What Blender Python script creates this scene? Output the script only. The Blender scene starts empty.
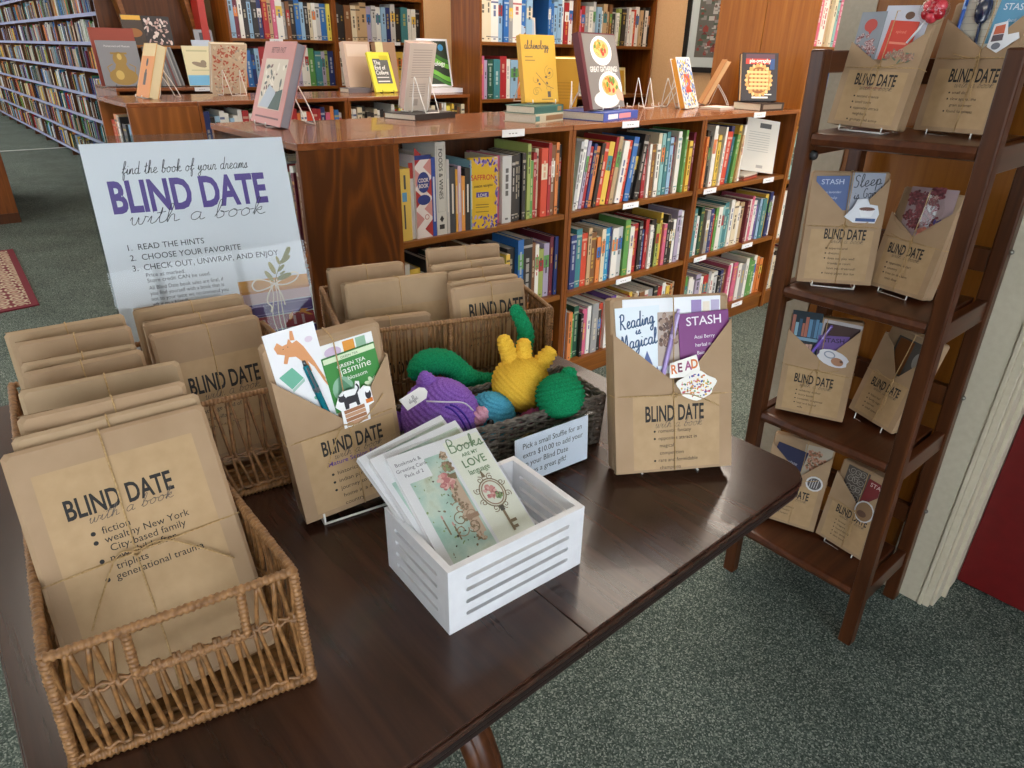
import bpy, math, random
from mathutils import Matrix, Vector, Euler
SC = bpy.context.scene
COL = SC.collection
R = math.radians
# ------------------------------------------------------------------ materials
def lin(h):
    h = h.lstrip('#')
    o = []
    for i in (0, 2, 4):
        c = int(h[i:i+2], 16) / 255
        o.append(c / 12.92 if c <= .04045 else ((c + .055) / 1.055) ** 2.4)
    return (*o, 1)
_mc = {}
def newmat(name):
    m = bpy.data.materials.new(name); m.use_nodes = True
    nt = m.node_tree
    return m, nt, nt.nodes['Principled BSDF']
def plain(h, rough=.6, metal=0, coat=0, name=None, trans=0, spec=.5):
    key = (h, rough, metal, coat, trans, spec)
    if key in _mc: return _mc[key]
    m, nt, b = newmat(name or 'mat_' + h.strip('#'))
    b.inputs['Base Color'].default_value = lin(h)
    b.inputs['Roughness'].default_value = rough
    b.inputs['Metallic'].default_value = metal
    b.inputs['Coat Weight'].default_value = coat
    b.inputs['Specular IOR Level'].default_value = spec
    if trans: b.inputs['Transmission Weight'].default_value = trans
    _mc[key] = m
    return m
def ramp(nt, cols):
    r = nt.nodes.new('ShaderNodeValToRGB')
    e = r.color_ramp.elements
    while len(e) < len(cols): e.new(.5)
    for i, (p, c) in enumerate(cols):
        e[i].position = p; e[i].color = lin(c)
    return r
def coords(nt, scale, rot=(0, 0, 0)):
    tc = nt.nodes.new('ShaderNodeTexCoord'); mp = nt.nodes.new('ShaderNodeMapping')
    mp.inputs['Scale'].default_value = scale; mp.inputs['Rotation'].default_value = rot
    nt.links.new(tc.outputs['Object'], mp.inputs['Vector'])
    return mp
def bump(nt, b, src, strength, dist):
    bp = nt.nodes.new('ShaderNodeBump')
    bp.inputs['Strength'].default_value = strength; bp.inputs['Distance'].default_value = dist
    nt.links.new(src, bp.inputs['Height']); nt.links.new(bp.outputs[0], b.inputs['Normal'])
def wood(name, cols, grain='x', rough=.4, scale=1.0, coat=0, cathedral=False, spec=.32):
    m, nt, b = newmat(name)
    s = {'x': (1.2, 22, 22), 'y': (22, 1.2, 22), 'z': (22, 22, 1.2)}[grain]
    mp = coords(nt, tuple(v * scale for v in s))
    n = nt.nodes.new('ShaderNodeTexNoise'); n.inputs['Scale'].default_value = 1.6
    n.inputs['Detail'].default_value = 6; n.inputs['Roughness'].default_value = .6; n.inputs['Distortion'].default_value = .6
    nt.links.new(mp.outputs[0], n.inputs['Vector'])
    src = n.outputs['Fac']
    if cathedral:
        mp2 = coords(nt, tuple((7 if v > 5 else .95) * scale for v in s))
        w = nt.nodes.new('ShaderNodeTexNoise'); w.inputs['Scale'].default_value = .9; w.inputs['Detail'].default_value = 1
        nt.links.new(mp2.outputs[0], w.inputs['Vector'])
        mu = nt.nodes.new('ShaderNodeMath'); mu.operation = 'MULTIPLY'; mu.inputs[1].default_value = 11
        fr = nt.nodes.new('ShaderNodeMath'); fr.operation = 'PINGPONG'; fr.inputs[1].default_value = .5
        nt.links.new(w.outputs['Fac'], mu.inputs[0]); nt.links.new(mu.outputs[0], fr.inputs[0])
        mx = nt.nodes.new('ShaderNodeMix'); mx.inputs[0].default_value = .62
        nt.links.new(n.outputs['Fac'], mx.inputs[2]); nt.links.new(fr.outputs[0], mx.inputs[3])
        src = mx.outputs[0]
    r = ramp(nt, [(.28, cols[0]), (.5, cols[1]), (.72, cols[2])])
    nt.links.new(src, r.inputs[0]); nt.links.new(r.outputs[0], b.inputs['Base Color'])
    b.inputs['Roughness'].default_value = rough; b.inputs['Coat Weight'].default_value = coat
    b.inputs['Specular IOR Level'].default_value = spec
    bump(nt, b, n.outputs['Fac'], .08, .002)
    return m
def noisy(name, cols, scale=40, rough=.7, bstr=.2, bdist=.002, detail=4, spec=.5, stretch=(1, 1, 1)):
    m, nt, b = newmat(name)
    mp = coords(nt, stretch)
    n = nt.nodes.new('ShaderNodeTexNoise'); n.inputs['Scale'].default_value = scale; n.inputs['Detail'].default_value = detail
    nt.links.new(mp.outputs[0], n.inputs['Vector'])
    r = ramp(nt, [(.3, cols[0]), (.7, cols[-1])])
    nt.links.new(n.outputs['Fac'], r.inputs[0]); nt.links.new(r.outputs[0], b.inputs['Base Color'])
    b.inputs['Roughness'].default_value = rough; b.inputs['Specular IOR Level'].default_value = spec
    if bstr: bump(nt, b, n.outputs['Fac'], bstr, bdist)
    return m
def carpet_mat():
    m, nt, b = newmat('loop_carpet')
    mp = coords(nt, (1, 1, 1), (0, 0, R(38)))
    v = nt.nodes.new('ShaderNodeTexVoronoi'); v.inputs['Scale'].default_value = 340; v.inputs['Randomness'].default_value = .55
    nt.links.new(mp.outputs[0], v.inputs['Vector'])
    sep = nt.nodes.new('ShaderNodeSeparateColor'); nt.links.new(v.outputs['Color'], sep.inputs[0])
    r = ramp(nt, [(0, '37433e'), (.4, '505b55'), (.78, '6f7a72'), (1, 'a3aaa0')])
    nt.links.new(sep.outputs[0], r.inputs[0])
    n = nt.nodes.new('ShaderNodeTexNoise'); n.inputs['Scale'].default_value = 3; nt.links.new(mp.outputs[0], n.inputs['Vector'])
    mx = nt.nodes.new('ShaderNodeMix'); mx.data_type = 'RGBA'; mx.blend_type = 'MULTIPLY'; mx.inputs[0].default_value = .35
    r2 = ramp(nt, [(.35, 'a8a8a8'), (.65, 'ffffff')]); nt.links.new(n.outputs['Fac'], r2.inputs[0])
    nt.links.new(r.outputs[0], mx.inputs[6]); nt.links.new(r2.outputs[0], mx.inputs[7])
    nt.links.new(mx.outputs[2], b.inputs['Base Color'])
    b.inputs['Roughness'].default_value = .95; b.inputs['Specular IOR Level'].default_value = .1
    bump(nt, b, v.outputs['Distance'], .5, .003)
    return m
def rug_mat():
    m, nt, b = newmat('red_rug_pattern')
    mp = coords(nt, (1, 1, 1))
    v = nt.nodes.new('ShaderNodeTexVoronoi'); v.inputs['Scale'].default_value = 14; v.inputs['Randomness'].default_value = .2
    nt.links.new(mp.outputs[0], v.inputs['Vector'])
    r = ramp(nt, [(0, 'd9cfae'), (.28, '7a2a33'), (.42, 'c9bfa2'), (.55, '6e2630')]); nt.links.new(v.outputs['Distance'], r.inputs[0])
    nt.links.new(r.outputs[0], b.inputs['Base Color']); b.inputs['Roughness'].default_value = .95
    return m
M = {}
M['case'] = wood('bookcase_wood', ('5a2e0a', '7a4110', '95571b'), 'z', .42)
M['case_h'] = wood('bookcase_wood_edge', ('653711', '7a4717', '905a22'), 'x', .38)
M['case_top'] = wood('bookcase_top_wood', ('6d3a1a', '824823', '96592f'), 'x', .26, 1.0, .3, spec=.5)
M['case_end'] = wood('bookcase_end_wood', ('552b08', '783f0e', '925417'), 'z', .42, 1.0, 0, True)
M['case_end2'] = wood('bookcase_end_wood_light', ('7a4519', '935722', 'a6672b'), 'z', .42, 1.0, 0, True)
M['case_dark'] = wood('bookcase_inner_wood', ('3e200a', '502b0f', '603515'), 'z', .5)
M['cherry'] = wood('cherry_panel', ('7c4613', '8d541a', '9a6122'), 'z', .38)
M['table'] = wood('dark_table_wood', ('2b1811', '3c241a', '4c2f22'), 'y', .235, 1.0, .12, spec=.5)
M['table_edge'] = plain('241613', .3, name='table_edge_wood')
M['rack'] = wood('rack_wood', ('351b0c', '4a2814', '5f361b'), 'z', .33)
M['rack_h'] = wood('rack_shelf_wood', ('3a1c0f', '4d2815', '5d331b'), 'y', .3)
M['carpet'] = carpet_mat()
M['rug'] = rug_mat()
M['rug_edge'] = plain('6e1f2c', .95)
M['wall'] = noisy('painted_wall', ('b3ab9f', 'bbb4a8'), 90, .75, .05, .001)
M['wall_gray'] = noisy('greige_wall', ('b3a793', 'bbaf9b'), 90, .75, .05, .001)
M['peach'] = noisy('peach_wall', ('dcae7c', 'e3b787'), 90, .75, .05, .001)
M['white_trim'] = noisy('white_trim_paint', ('c9bfa8', 'd1c8b2'), 60, .5, .1, .001)
M['ceil'] = plain('d8d5cc', .9)
M['red'] = noisy('red_door_paint', ('66090c', '700b0e'), 30, .5, .05, .001)
M['kraft'] = noisy('kraft_paper', ('a48768', 'af9273'), 18, .72, .25, .004, 5, .3)
M['kraft2'] = noisy('kraft_paper_pale', ('ab9070', 'b59a7a'), 18, .72, .3, .004, 5, .3)
M['klabel'] = noisy('kraft_label_sheet', ('b1926b', 'ba9b74'), 60, .6, .08, .001, 5, .3)
M['crease'] = plain('8a6f50', .9)
M['ink'] = plain('211d1b', .7)
M['inkg'] = plain('5d534b', .8)
M['purple_ink'] = plain('5b3c86', .6)
M['red_ink'] = plain('9c4a3a', .7)
M['twine'] = noisy('jute_twine', ('a98758', 'c7a778'), 400, .9, .3, .001)
M['white'] = plain('e9e9ea', .6, name='white_paper')
M['paper'] = noisy('page_block', ('d8cfba', 'e4dccb'), 300, .8, .1, .001, 2, .3, (1, 1, 1))
M['box_white'] = noisy('white_crate_paint', ('dcdcdf', 'e4e4e7'), 50, .45, .06, .001)
M['wire'] = plain('e4e2dc', .35, name='white_wire')
M['wire_dark'] = plain('2b2a2a', .4, name='black_wire')
M['acrylic'] = None
M['wicker'] = noisy('wicker', ('60401f', '9c6e40'), 120, .45, .3, .002)
M['wicker_wrap'] = noisy('wicker_wrapped', ('6f4a27', 'a4774a'), 160, .5, .4, .002)
M['wicker_gray'] = noisy('grey_wicker', ('3a342e', '7a7064'), 140, .6, .3, .002)
M['metal'] = plain('8d8a86', .3, 1, name='steel')
M['light'] = None
def glassmat(name, tint, rough=.02, mixf=.9):
    m = bpy.data.materials.new(name); m.use_nodes = True; nt = m.node_tree
    for n in list(nt.nodes): nt.nodes.remove(n)
    out = nt.nodes.new('ShaderNodeOutputMaterial'); tr = nt.nodes.new('ShaderNodeBsdfTransparent'); gl = nt.nodes.new('ShaderNodeBsdfGlossy')
    tr.inputs['Color'].default_value = lin(tint); gl.inputs['Roughness'].default_value = rough
    fr = nt.nodes.new('ShaderNodeFresnel'); fr.inputs['IOR'].default_value = mixf
    mx = nt.nodes.new('ShaderNodeMixShader')
    ge = nt.nodes.new('ShaderNodeNewGeometry'); iv = nt.nodes.new('ShaderNodeMath'); iv.operation = 'SUBTRACT'; iv.inputs[0].default_value = 1
    mu = nt.nodes.new('ShaderNodeMath'); mu.operation = 'MULTIPLY'
    nt.links.new(ge.outputs['Backfacing'], iv.inputs[1]); nt.links.new(iv.outputs[0], mu.inputs[0]); nt.links.new(fr.outputs[0], mu.inputs[1])
    nt.links.new(mu.outputs[0], mx.inputs[0]); nt.links.new(tr.outputs[0], mx.inputs[1]); nt.links.new(gl.outputs[0], mx.inputs[2])
    nt.links.new(mx.outputs[0], out.inputs['Surface'])
    return m
M['acrylic'] = glassmat('clear_acrylic', 'f6f8f9', .015, 1.36)
M['cello'] = glassmat('clear_cellophane', 'fafafa', .06, 1.4)
def emit(name, h, s):
    m = bpy.data.materials.new(name); m.use_nodes = True; nt = m.node_tree
    b = nt.nodes['Principled BSDF']; b.inputs['Base Color'].default_value = (.8, .8, .8, 1)
    b.inputs['Emission Color'].default_value = lin(h); b.inputs['Emission Strength'].default_value = s
    return m
def yarn(name, a, b_):
    m = noisy(name, (a, b_), 500, .95, .6, .002, 3, .15)
    return m
# ------------------------------------------------------------------ mesh builder
class MB:
    def __init__(s): s.v = []; s.f = []; s.m = []; s.sm = []; s.T = Matrix()
    def add(s, vs, fs, mat=0, smooth=False):
        o = len(s.v); T = s.T
        s.v += [tuple(T @ Vector(p)) for p in vs]
        for f in fs:
            s.f.append([i + o for i in f]); s.m.append(mat); s.sm.append(smooth)
    def box(s, x0, x1, y0, y1, z0, z1, mat=0):
        s.add([(x0,y0,z0),(x1,y0,z0),(x1,y1,z0),(x0,y1,z0),(x0,y0,z1),(x1,y0,z1),(x1,y1,z1),(x0,y1,z1)],
              [(3,2,1,0),(4,5,6,7),(0,1,5,4),(1,2,6,5),(2,3,7,6),(3,0,4,7)], mat)
    def hexa(s, b, t, mat=0):
        s.add(list(b) + list(t), [(3,2,1,0),(4,5,6,7),(0,1,5,4),(1,2,6,5),(2,3,7,6),(3,0,4,7)], mat)
    def poly(s, pts, y, mat=0):            # flat polygon in the xz plane, facing -y
        a = sum(pts[i][0]*pts[(i+1) % len(pts)][1] - pts[(i+1) % len(pts)][0]*pts[i][1] for i in range(len(pts)))
        if a < 0: pts = pts[::-1]
        s.add([(p[0], y, p[1]) for p in pts], [tuple(range(len(pts)))], mat)
    def rect(s, x0, x1, z0, z1, y, mat=0): s.poly([(x0,z0),(x1,z0),(x1,z1),(x0,z1)], y, mat)
    def ell(s, cx, cz, rx, rz, y, mat=0, n=20, rot=0, a0=0, a1=360):
        c, sn = math.cos(R(rot)), math.sin(R(rot)); p = []
        full = a1 - a0 >= 360
        for i in range(n if full else n + 1):
            a = R(a0 + (a1 - a0) * i / n); x, z = rx*math.cos(a), rz*math.sin(a)
            p.append((cx + x*c - z*sn, cz + x*sn + z*c))
        s.poly(p, y, mat)
    def prism(s, pts, y0, y1, mat=0, msides=None):
        a = sum(pts[i][0]*pts[(i+1) % len(pts)][1] - pts[(i+1) % len(pts)][0]*pts[i][1] for i in range(len(pts)))
        if a < 0: pts = pts[::-1]
        n = len(pts)
        s.add([(p[0], y0, p[1]) for p in pts], [tuple(range(n))], mat)
        s.add([(p[0], y1, p[1]) for p in pts], [tuple(range(n-1, -1, -1))], mat)
        v = [(p[0], y0, p[1]) for p in pts] + [(p[0], y1, p[1]) for p in pts]
        s.add(v, [((i+1) % n, i, n+i, n+(i+1) % n) for i in range(n)], mat if msides is None else msides)
    def tube(s, pts, r, n=6, mat=0, closed=False, smooth=True, radii=None):
        P = [Vector(p) for p in pts]; N = len(P)
        if N < 2: return
        vs = []; up = None
        for i in range(N):
            a = P[(i-1) % N] if (closed or i > 0) else P[i]; b = P[(i+1) % N] if (closed or i < N-1) else P[i]
            t = (b - a)
            t = t.normalized() if t.length > 1e-9 else Vector((0, 0, 1))
            if up is None:
                up = t.cross(Vector((0, 0, 1)))
                if up.length < .05: up = t.cross(Vector((1, 0, 0)))
                up.normalize()
            up = (up - t * up.dot(t))
            up = up.normalized() if up.length > 1e-6 else t.orthogonal().normalized()
            w = t.cross(up); rr = radii[i] if radii else r
            for k in range(n):
                an = 2*math.pi*k/n
                vs.append(P[i] + (up*math.cos(an) + w*math.sin(an)) * rr)
        fs = []
        for i in range(N if closed else N-1):
            j = (i+1) % N
            for k in range(n): fs.append((i*n+k, i*n+(k+1) % n, j*n+(k+1) % n, j*n+k))
        if not closed: fs += [tuple(range(n-1, -1, -1)), tuple((N-1)*n+k for k in range(n))]
        s.add(vs, fs, mat, smooth)
    def ribbon(s, pts, w, y, mat=0):        # thin pen stroke in the xz plane
        P = [Vector((p[0], p[1])) for p in pts]; N = len(P); vs = []
        for i in range(N):
            t = P[min(i+1, N-1)] - P[max(i-1, 0)]
            t = t.normalized() if t.length > 1e-9 else Vector((1, 0))
            n = Vector((-t.y, t.x)) * w / 2
            vs += [(P[i].x - n.x, y, P[i].y - n.y), (P[i].x + n.x, y, P[i].y + n.y)]
        s.add(vs, [(2*i, 2*i+2, 2*i+3, 2*i+1) for i in range(N-1)], mat)
    def text(s, st, x, z, size, y, mat=0, align='LEFT', sx=1, bold=0, rot=0, shear=0):
        vs, fs, w = text_mesh(st, bold, shear)
        ox = {'LEFT': 0, 'CENTER': -w/2, 'RIGHT': -w}[align]
        c, sn = math.cos(R(rot)), math.sin(R(rot)); out = []
        for a, b in vs:
            a = (a + ox) * size * sx; b = b * size
            out.append((x + a*c - b*sn, y, z + a*sn + b*c))
        s.add(out, fs, mat)
        return w * size * sx
    def script(s, st, x, z, size, y, w, mat=0, align='LEFT', slant=.25, rot=0, sx=1, fit=0):
        st_, tot = script_strokes(st, slant)
        if fit: sx = fit/(tot*size)
        ox = {'LEFT': 0, 'CENTER': -tot/2}[align]; c, sn = math.cos(R(rot)), math.sin(R(rot))
        for k in st_:
            q = [((px + ox)*size*sx, pz*size) for px, pz in k]
            s.ribbon([(x + a*c - b*sn, z + a*sn + b*c) for a, b in q], w, y, mat)
    def build(s, name, mats, parent=None, mw=None, bevel=0, seg=2, autosmooth=False):
        me = bpy.data.meshes.new(name); me.from_pydata(s.v, [], s.f)
        for m in (mats if isinstance(mats, (list, tuple)) else [mats]): me.materials.append(m)
        me.polygons.foreach_set('material_index', s.m); me.polygons.foreach_set('use_smooth', s.sm); me.update()
        o = bpy.data.objects.new(name, me); COL.objects.link(o)
        if parent: o.parent = parent
        if mw is not None: o.matrix_local = mw
        if bevel:
            b = o.modifiers.new('Bevel', 'BEVEL'); b.width = bevel; b.segments = seg; b.limit_method = 'ANGLE'; b.angle_limit = R(40)
        return o
_tc = {}
_dg = None
def text_mesh(st, bold=0, shear=0):
    key = (st, bold, shear)
    if key in _tc: return _tc[key]
    c = bpy.data.curves.new('lettering', 'FONT'); c.body = st; c.size = 1; c.offset = bold; c.shear = shear; c.resolution_u = 3
    o = bpy.data.objects.new('lettering', c); COL.objects.link(o)
    bpy.context.view_layer.update()
    dg = bpy.context.evaluated_depsgraph_get(); me = o.evaluated_get(dg).to_mesh()
    vs = [(v.co.x, v.co.y) for v in me.vertices]; fs = [tuple(p.vertices) for p in me.polygons]
    o.evaluated_get(dg).to_mesh_clear()
    bpy.data.objects.remove(o); bpy.data.curves.remove(c)
    # faces must look towards -y once (x, y) -> (x, z): keep counter-clockwise order
    out = []
    for f in fs:
        a = sum(vs[f[i]][0]*vs[f[(i+1) % len(f)]][1] - vs[f[(i+1) % len(f)]][0]*vs[f[i]][1] for i in range(len(f)))
        out.append(f if a >= 0 else f[::-1])
    xs = [v[0] for v in vs] or [0]
    mn = min(xs)
    r = ([(a - mn, b) for a, b in vs], out, max(xs) - mn)
    _tc[key] = r
    return r
# joined handwriting: each letter is one or more strokes on a unit grid (x-height .45, ascender 1, descender -.45)
HW = {'a':[[(.36,.4),(.2,.45),(.05,.3),(.06,.08),(.2,0),(.34,.15),(.38,.42),(.36,.1),(.42,0),(.55,.08)]],
'b':[[(0,.08),(.15,.5),(.22,.95),(.14,1),(.08,.6),(.08,.05),(.2,0),(.33,.12),(.3,.34),(.18,.38),(.34,.3),(.5,.36)]],
'c':[[(.34,.36),(.22,.45),(.06,.3),(.06,.08),(.2,0),(.45,.12)]],
'd':[[(.36,.4),(.2,.45),(.05,.3),(.06,.08),(.2,0),(.34,.2),(.42,1),(.36,.1),(.42,0),(.55,.08)]],
'e':[[(0,.1),(.25,.25),(.3,.4),(.18,.45),(.07,.28),(.1,.05),(.25,0),(.45,.12)]],
'f':[[(0,.1),(.2,.5),(.32,.95),(.22,1),(.14,.6),(.1,-.35),(.2,-.4),(.22,-.1),(.2,.08),(.4,.2)],[(.02,.4),(.36,.45)]],
'g':[[(.36,.4),(.2,.45),(.05,.3),(.08,.06),(.22,.02),(.36,.4),(.32,-.3),(.18,-.45),(.08,-.3),(.3,-.08),(.52,.1)]],
'h':[[(0,.08),(.16,.55),(.22,.95),(.14,1),(.08,.6),(.06,0),(.16,.35),(.28,.42),(.3,.2),(.32,.03),(.5,.1)]],
'i':[[(0,.1),(.12,.42),(.1,.1),(.16,0),(.3,.1)],[(.14,.6),(.16,.64)]],
'k':[[(0,.08),(.16,.55),(.22,.95),(.14,1),(.08,.6),(.06,0),(.14,.3),(.32,.45),(.3,.28),(.14,.24),(.3,.02),(.5,.1)]],
'l':[[(0,.1),(.2,.6),(.22,.95),(.12,1),(.07,.5),(.1,.05),(.2,0),(.34,.12)]],
'm':[[(0,.1),(.08,.42),(.06,0),(.16,.38),(.26,.4),(.26,0),(.36,.38),(.46,.4),(.46,.08),(.52,0),(.64,.1)]],
'n':[[(0,.1),(.08,.42),(.06,0),(.18,.38),(.3,.4),(.3,.08),(.36,0),(.5,.1)]],
'o':[[(.22,.45),(.05,.3),(.06,.06),(.2,0),(.34,.15),(.3,.4),(.2,.42),(.34,.34),(.5,.36)]],
'p':[[(0,.1),(.1,.45),(.06,-.45),(.12,.3),(.25,.45),(.36,.3),(.3,.05),(.14,.04),(.3,.02),(.5,.1)]],
'r':[[(0,.1),(.1,.45),(.14,.38),(.26,.4),(.24,.1),(.3,0),(.42,.1)]],
's':[[(0,.08),(.18,.45),(.22,.25),(.24,.05),(.12,0),(.04,.06),(.2,.02),(.38,.1)]],
't':[[(0,.1),(.16,.5),(.18,.85),(.12,.3),(.14,.03),(.22,0),(.36,.1)],[(0,.55),(.32,.6)]],
'u':[[(0,.1),(.08,.42),(.06,.08),(.16,0),(.3,.15),(.34,.42),(.32,.08),(.38,0),(.52,.1)]],
'v':[[(0,.3),(.08,.42),(.14,.05),(.2,0),(.34,.4),(.3,.42),(.46,.36)]],
'w':[[(0,.25),(.06,.42),(.08,.05),(.2,.02),(.28,.4),(.3,.05),(.42,.03),(.5,.38),(.48,.42),(.62,.36)]],
'y':[[(0,.1),(.08,.42),(.08,.1),(.18,.05),(.32,.42),(.28,-.3),(.16,-.45),(.06,-.3),(.28,-.06),(.5,.1)]],
'R':[[(.08,0),(.12,.95)],[(0,.85),(.2,1),(.42,.9),(.38,.6),(.14,.5),(.3,.3),(.5,0),(.58,.06)]],
'M':[[(0,0),(.1,.95),(.28,.3),(.5,.98),(.56,0),(.64,.05)]],
'B':[[(.1,0),(.12,1),(.38,.95),(.4,.65),(.14,.55),(.46,.45),(.46,.05),(.1,0)]],
'L':[[(.3,.9),(.16,1),(.1,.5),(.06,.02),(.5,.02)]],
'S':[[(.42,.85),(.28,1),(.1,.85),(.18,.6),(.38,.4),(.3,.05),(.05,.08)]],
'G':[[(.42,.85),(.25,1),(.05,.6),(.12,.1),(.35,.02),(.44,.4),(.3,.42)]],
'I':[[(.1,0),(.14,1)]]}
def smoothline(p, k=4):
    out = []
    for i in range(len(p)-1):
        a, b, c, d = p[max(i-1, 0)], p[i], p[i+1], p[min(i+2, len(p)-1)]
        for j in range(k):
            t = j/k
            out.append(tuple(.5*((2*b[q]) + (-a[q]+c[q])*t + (2*a[q]-5*b[q]+4*c[q]-d[q])*t*t + (-a[q]+3*b[q]-3*c[q]+d[q])*t**3) for q in range(len(b))))
    out.append(tuple(p[-1]))
    return out
def script_strokes(st, slant):
    x = 0; out = []
    for ch in st:
        if ch == ' ': x += .38; continue
        g = HW.get(ch)
        if not g: x += .3; continue
        for k in g: out.append([(x + a + slant*b, b) for a, b in smoothline(k)])
        x += g[0][-1][0] - .02 if ch.islower() else max(q[0] for k in g for q in k) + .1
    return out, x
# ------------------------------------------------------------------ object helpers
def pose(x, y, z, yaw=0, lean=0, roll=0):
    return Matrix.Translation((x, y, z)) @ Matrix.Rotation(R(yaw), 4, 'Z') @ Matrix.Rotation(R(lean), 4, 'X') @ Matrix.Rotation(R(roll), 4, 'Y')
def tag(o, label, cat, group=None, kind=None):
    if label: o['label'] = label
    if cat: o['category'] = cat
    if group: o['group'] = group
    if kind: o['kind'] = kind
    return o
def thing(name, label, cat, mw=None, group=None):
    o = bpy.data.objects.new(name, None); COL.objects.link(o); o.empty_display_size = .05
    o.matrix_world = mw if mw is not None else Matrix()
    return tag(o, label, cat, group)
def structure(o): o['kind'] = 'structure'; return o
# ------------------------------------------------------------------ the room
XW, YB, ZC = 4.62, 26.0, 2.75
def slab(name, x0, x1, y0, y1, z0, z1, m):
    b = MB(); b.box(x0, x1, y0, y1, z0, z1); return structure(b.build(name, m))
slab('floor', -4.2, XW + .15, -2.8, YB + .15, -.1, 0, M['carpet'])
slab('ceiling', -4.2, XW + .15, -2.8, YB + .15, ZC, ZC + .12, M['ceil'])
slab('wall_right', XW, XW + .15, -2.8, YB + .15, 0, ZC, M['peach'])
slab('wall_back', -4.2, XW, YB, YB + .15, 0, ZC, M['wall'])
def window_wall(name, wname, horiz, c, a0, a1, holes, z0, z1, m):
    b = MB(); cuts = [a0] + [v for h in holes for v in h] + [a1]
    def bx(p, q, lo, hi):
        if horiz: b.box(p, q, c - .15, c, lo, hi)
        else: b.box(c - .15, c, p, q, lo, hi)
    for i in range(0, len(cuts), 2): bx(cuts[i], cuts[i+1], 0, ZC)
    for h in holes: bx(h[0], h[1], 0, z0); bx(h[0], h[1], z1, ZC)
    structure(b.build(name, m))
    for i, h in enumerate(holes):
        f = MB(); w = .05; n = 3
        def fx(p, q, lo, hi):
            if horiz: f.box(p, q, c - .11, c - .04, lo, hi)
            else: f.box(c - .11, c - .04, p, q, lo, hi)
        fx(h[0], h[1], z0, z0 + w); fx(h[0], h[1], z1 - w, z1)
        for k in range(n + 1):
            p = h[0] + (h[1] - h[0] - w) * k / n; fx(p, p + w, z0 + w, z1 - w)
        structure(f.build('%s_%d' % (wname, i + 1 if horiz else i + 3), plain('3a3734', .5)))
window_wall('wall_front', 'window', True, -2.6, -4.2, 1.955, [(-3.9, -1.2), (-1.0, .7)], .45, 2.45, M['wall'])
window_wall('wall_left', 'window', False, -4.05, -2.6, YB, [(3.2, 5.6), (9.0, 13.0), (14.0, 20.0)], .5, 2.45, M['wall'])
# wall stub beside the folding shelf: grey post, wood infill, white casing, red door beyond
slab('wall_stub', 1.80, 2.12, .28, .868, 0, ZC, M['wall_gray'])
slab('trim_1', 1.783, 1.80, .79, .868, 0, ZC, M['wall_gray'])
b = MB(); b.box(1.788, 1.80, .40, .79, 0, ZC); structure(b.build('trim_2', M['cherry']))
b = MB(); b.box(1.783, 1.80, .306, .40, 0, ZC); b.box(1.779, 1.80, .296, .306, 0, ZC); b.box(1.786, 1.80, .2795, .296, 0, ZC)
b.box(1.80, 1.862, .272, .28, 0, ZC); b.box(1.862, 1.875, .262, .28, 0, ZC); b.box(1.875, 1.955, .268, .28, 0, ZC)
structure(b.build('trim_3', M['white_trim'], bevel=.002))
slab('wall_side', 1.985, 2.12, -2.8, .28, 0, ZC, M['wall'])
d = MB(); d.box(1.957, 1.985, -.62, .266, .012, 2.05)
door = structure(d.build('door_1', M['red']))
k = MB(); k.tube([(1.957, -.55, 1.0), (1.91, -.55, 1.0)], .01, 10); k.tube([(1.912, -.56, 1.0), (1.912, -.44, 1.0)], .009, 10); k.build('door_handle', M['metal'], door)
b = MB(); b.box(1.96, 1.985, -.72, -.622, 0, 2.13); b.box(1.96, 1.985, -.622, .262, 2.055, 2.13); structure(b.build('trim_4', M['white_trim']))
b = MB(); b.box(-4.05, XW, 11.82, 11.87, 0, .004); structure(b.build('trim_5', plain('b9bdb8', .5)))
# ------------------------------------------------------------------ ceiling lights (the room's lamps)
def ceiling_light(i, x, y, s=1, e=4.6):
    t = thing('ceiling_light', None, 'light', pose(x, y, ZC - .062), 'ceiling light panels')
    t['label'] = 'recessed white ceiling light panel above the book aisles'
    f = MB(); w, l = .3, .6
    for q in ((-w-.03, w+.03, -l-.03, -l), (-w-.03, w+.03, l, l+.03), (-w-.03, -w, -l, l), (w, w+.03, -l, l)): f.box(*q, 0, .06)
    f.build('frame', M['white'], t)
    p = MB(); p.box(-w, w, -l, l, .012, .03); p.build('diffuser', emit('lamp_panel', 'fff1e0', e), t)
for i, (x, y) in enumerate([(.2, 3.0), (2.4, 3.0), (4.0, 3.0), (1.6, 5.0), (3.6, 5.0), (2.4, 7.2), (4.0, 7.2), (-1.6, 3.0), (-1.6, 6.5), (-.2, 9.5), (-.2, 13), (-.2, 17), (-.2, 21), (3.3, 1.62), (2.2, 1.55)]):
    ceiling_light(i, x, y, 1, 9.5 if y > 9 else (10 if x > 3 and y < 2 else 4.1))
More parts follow.
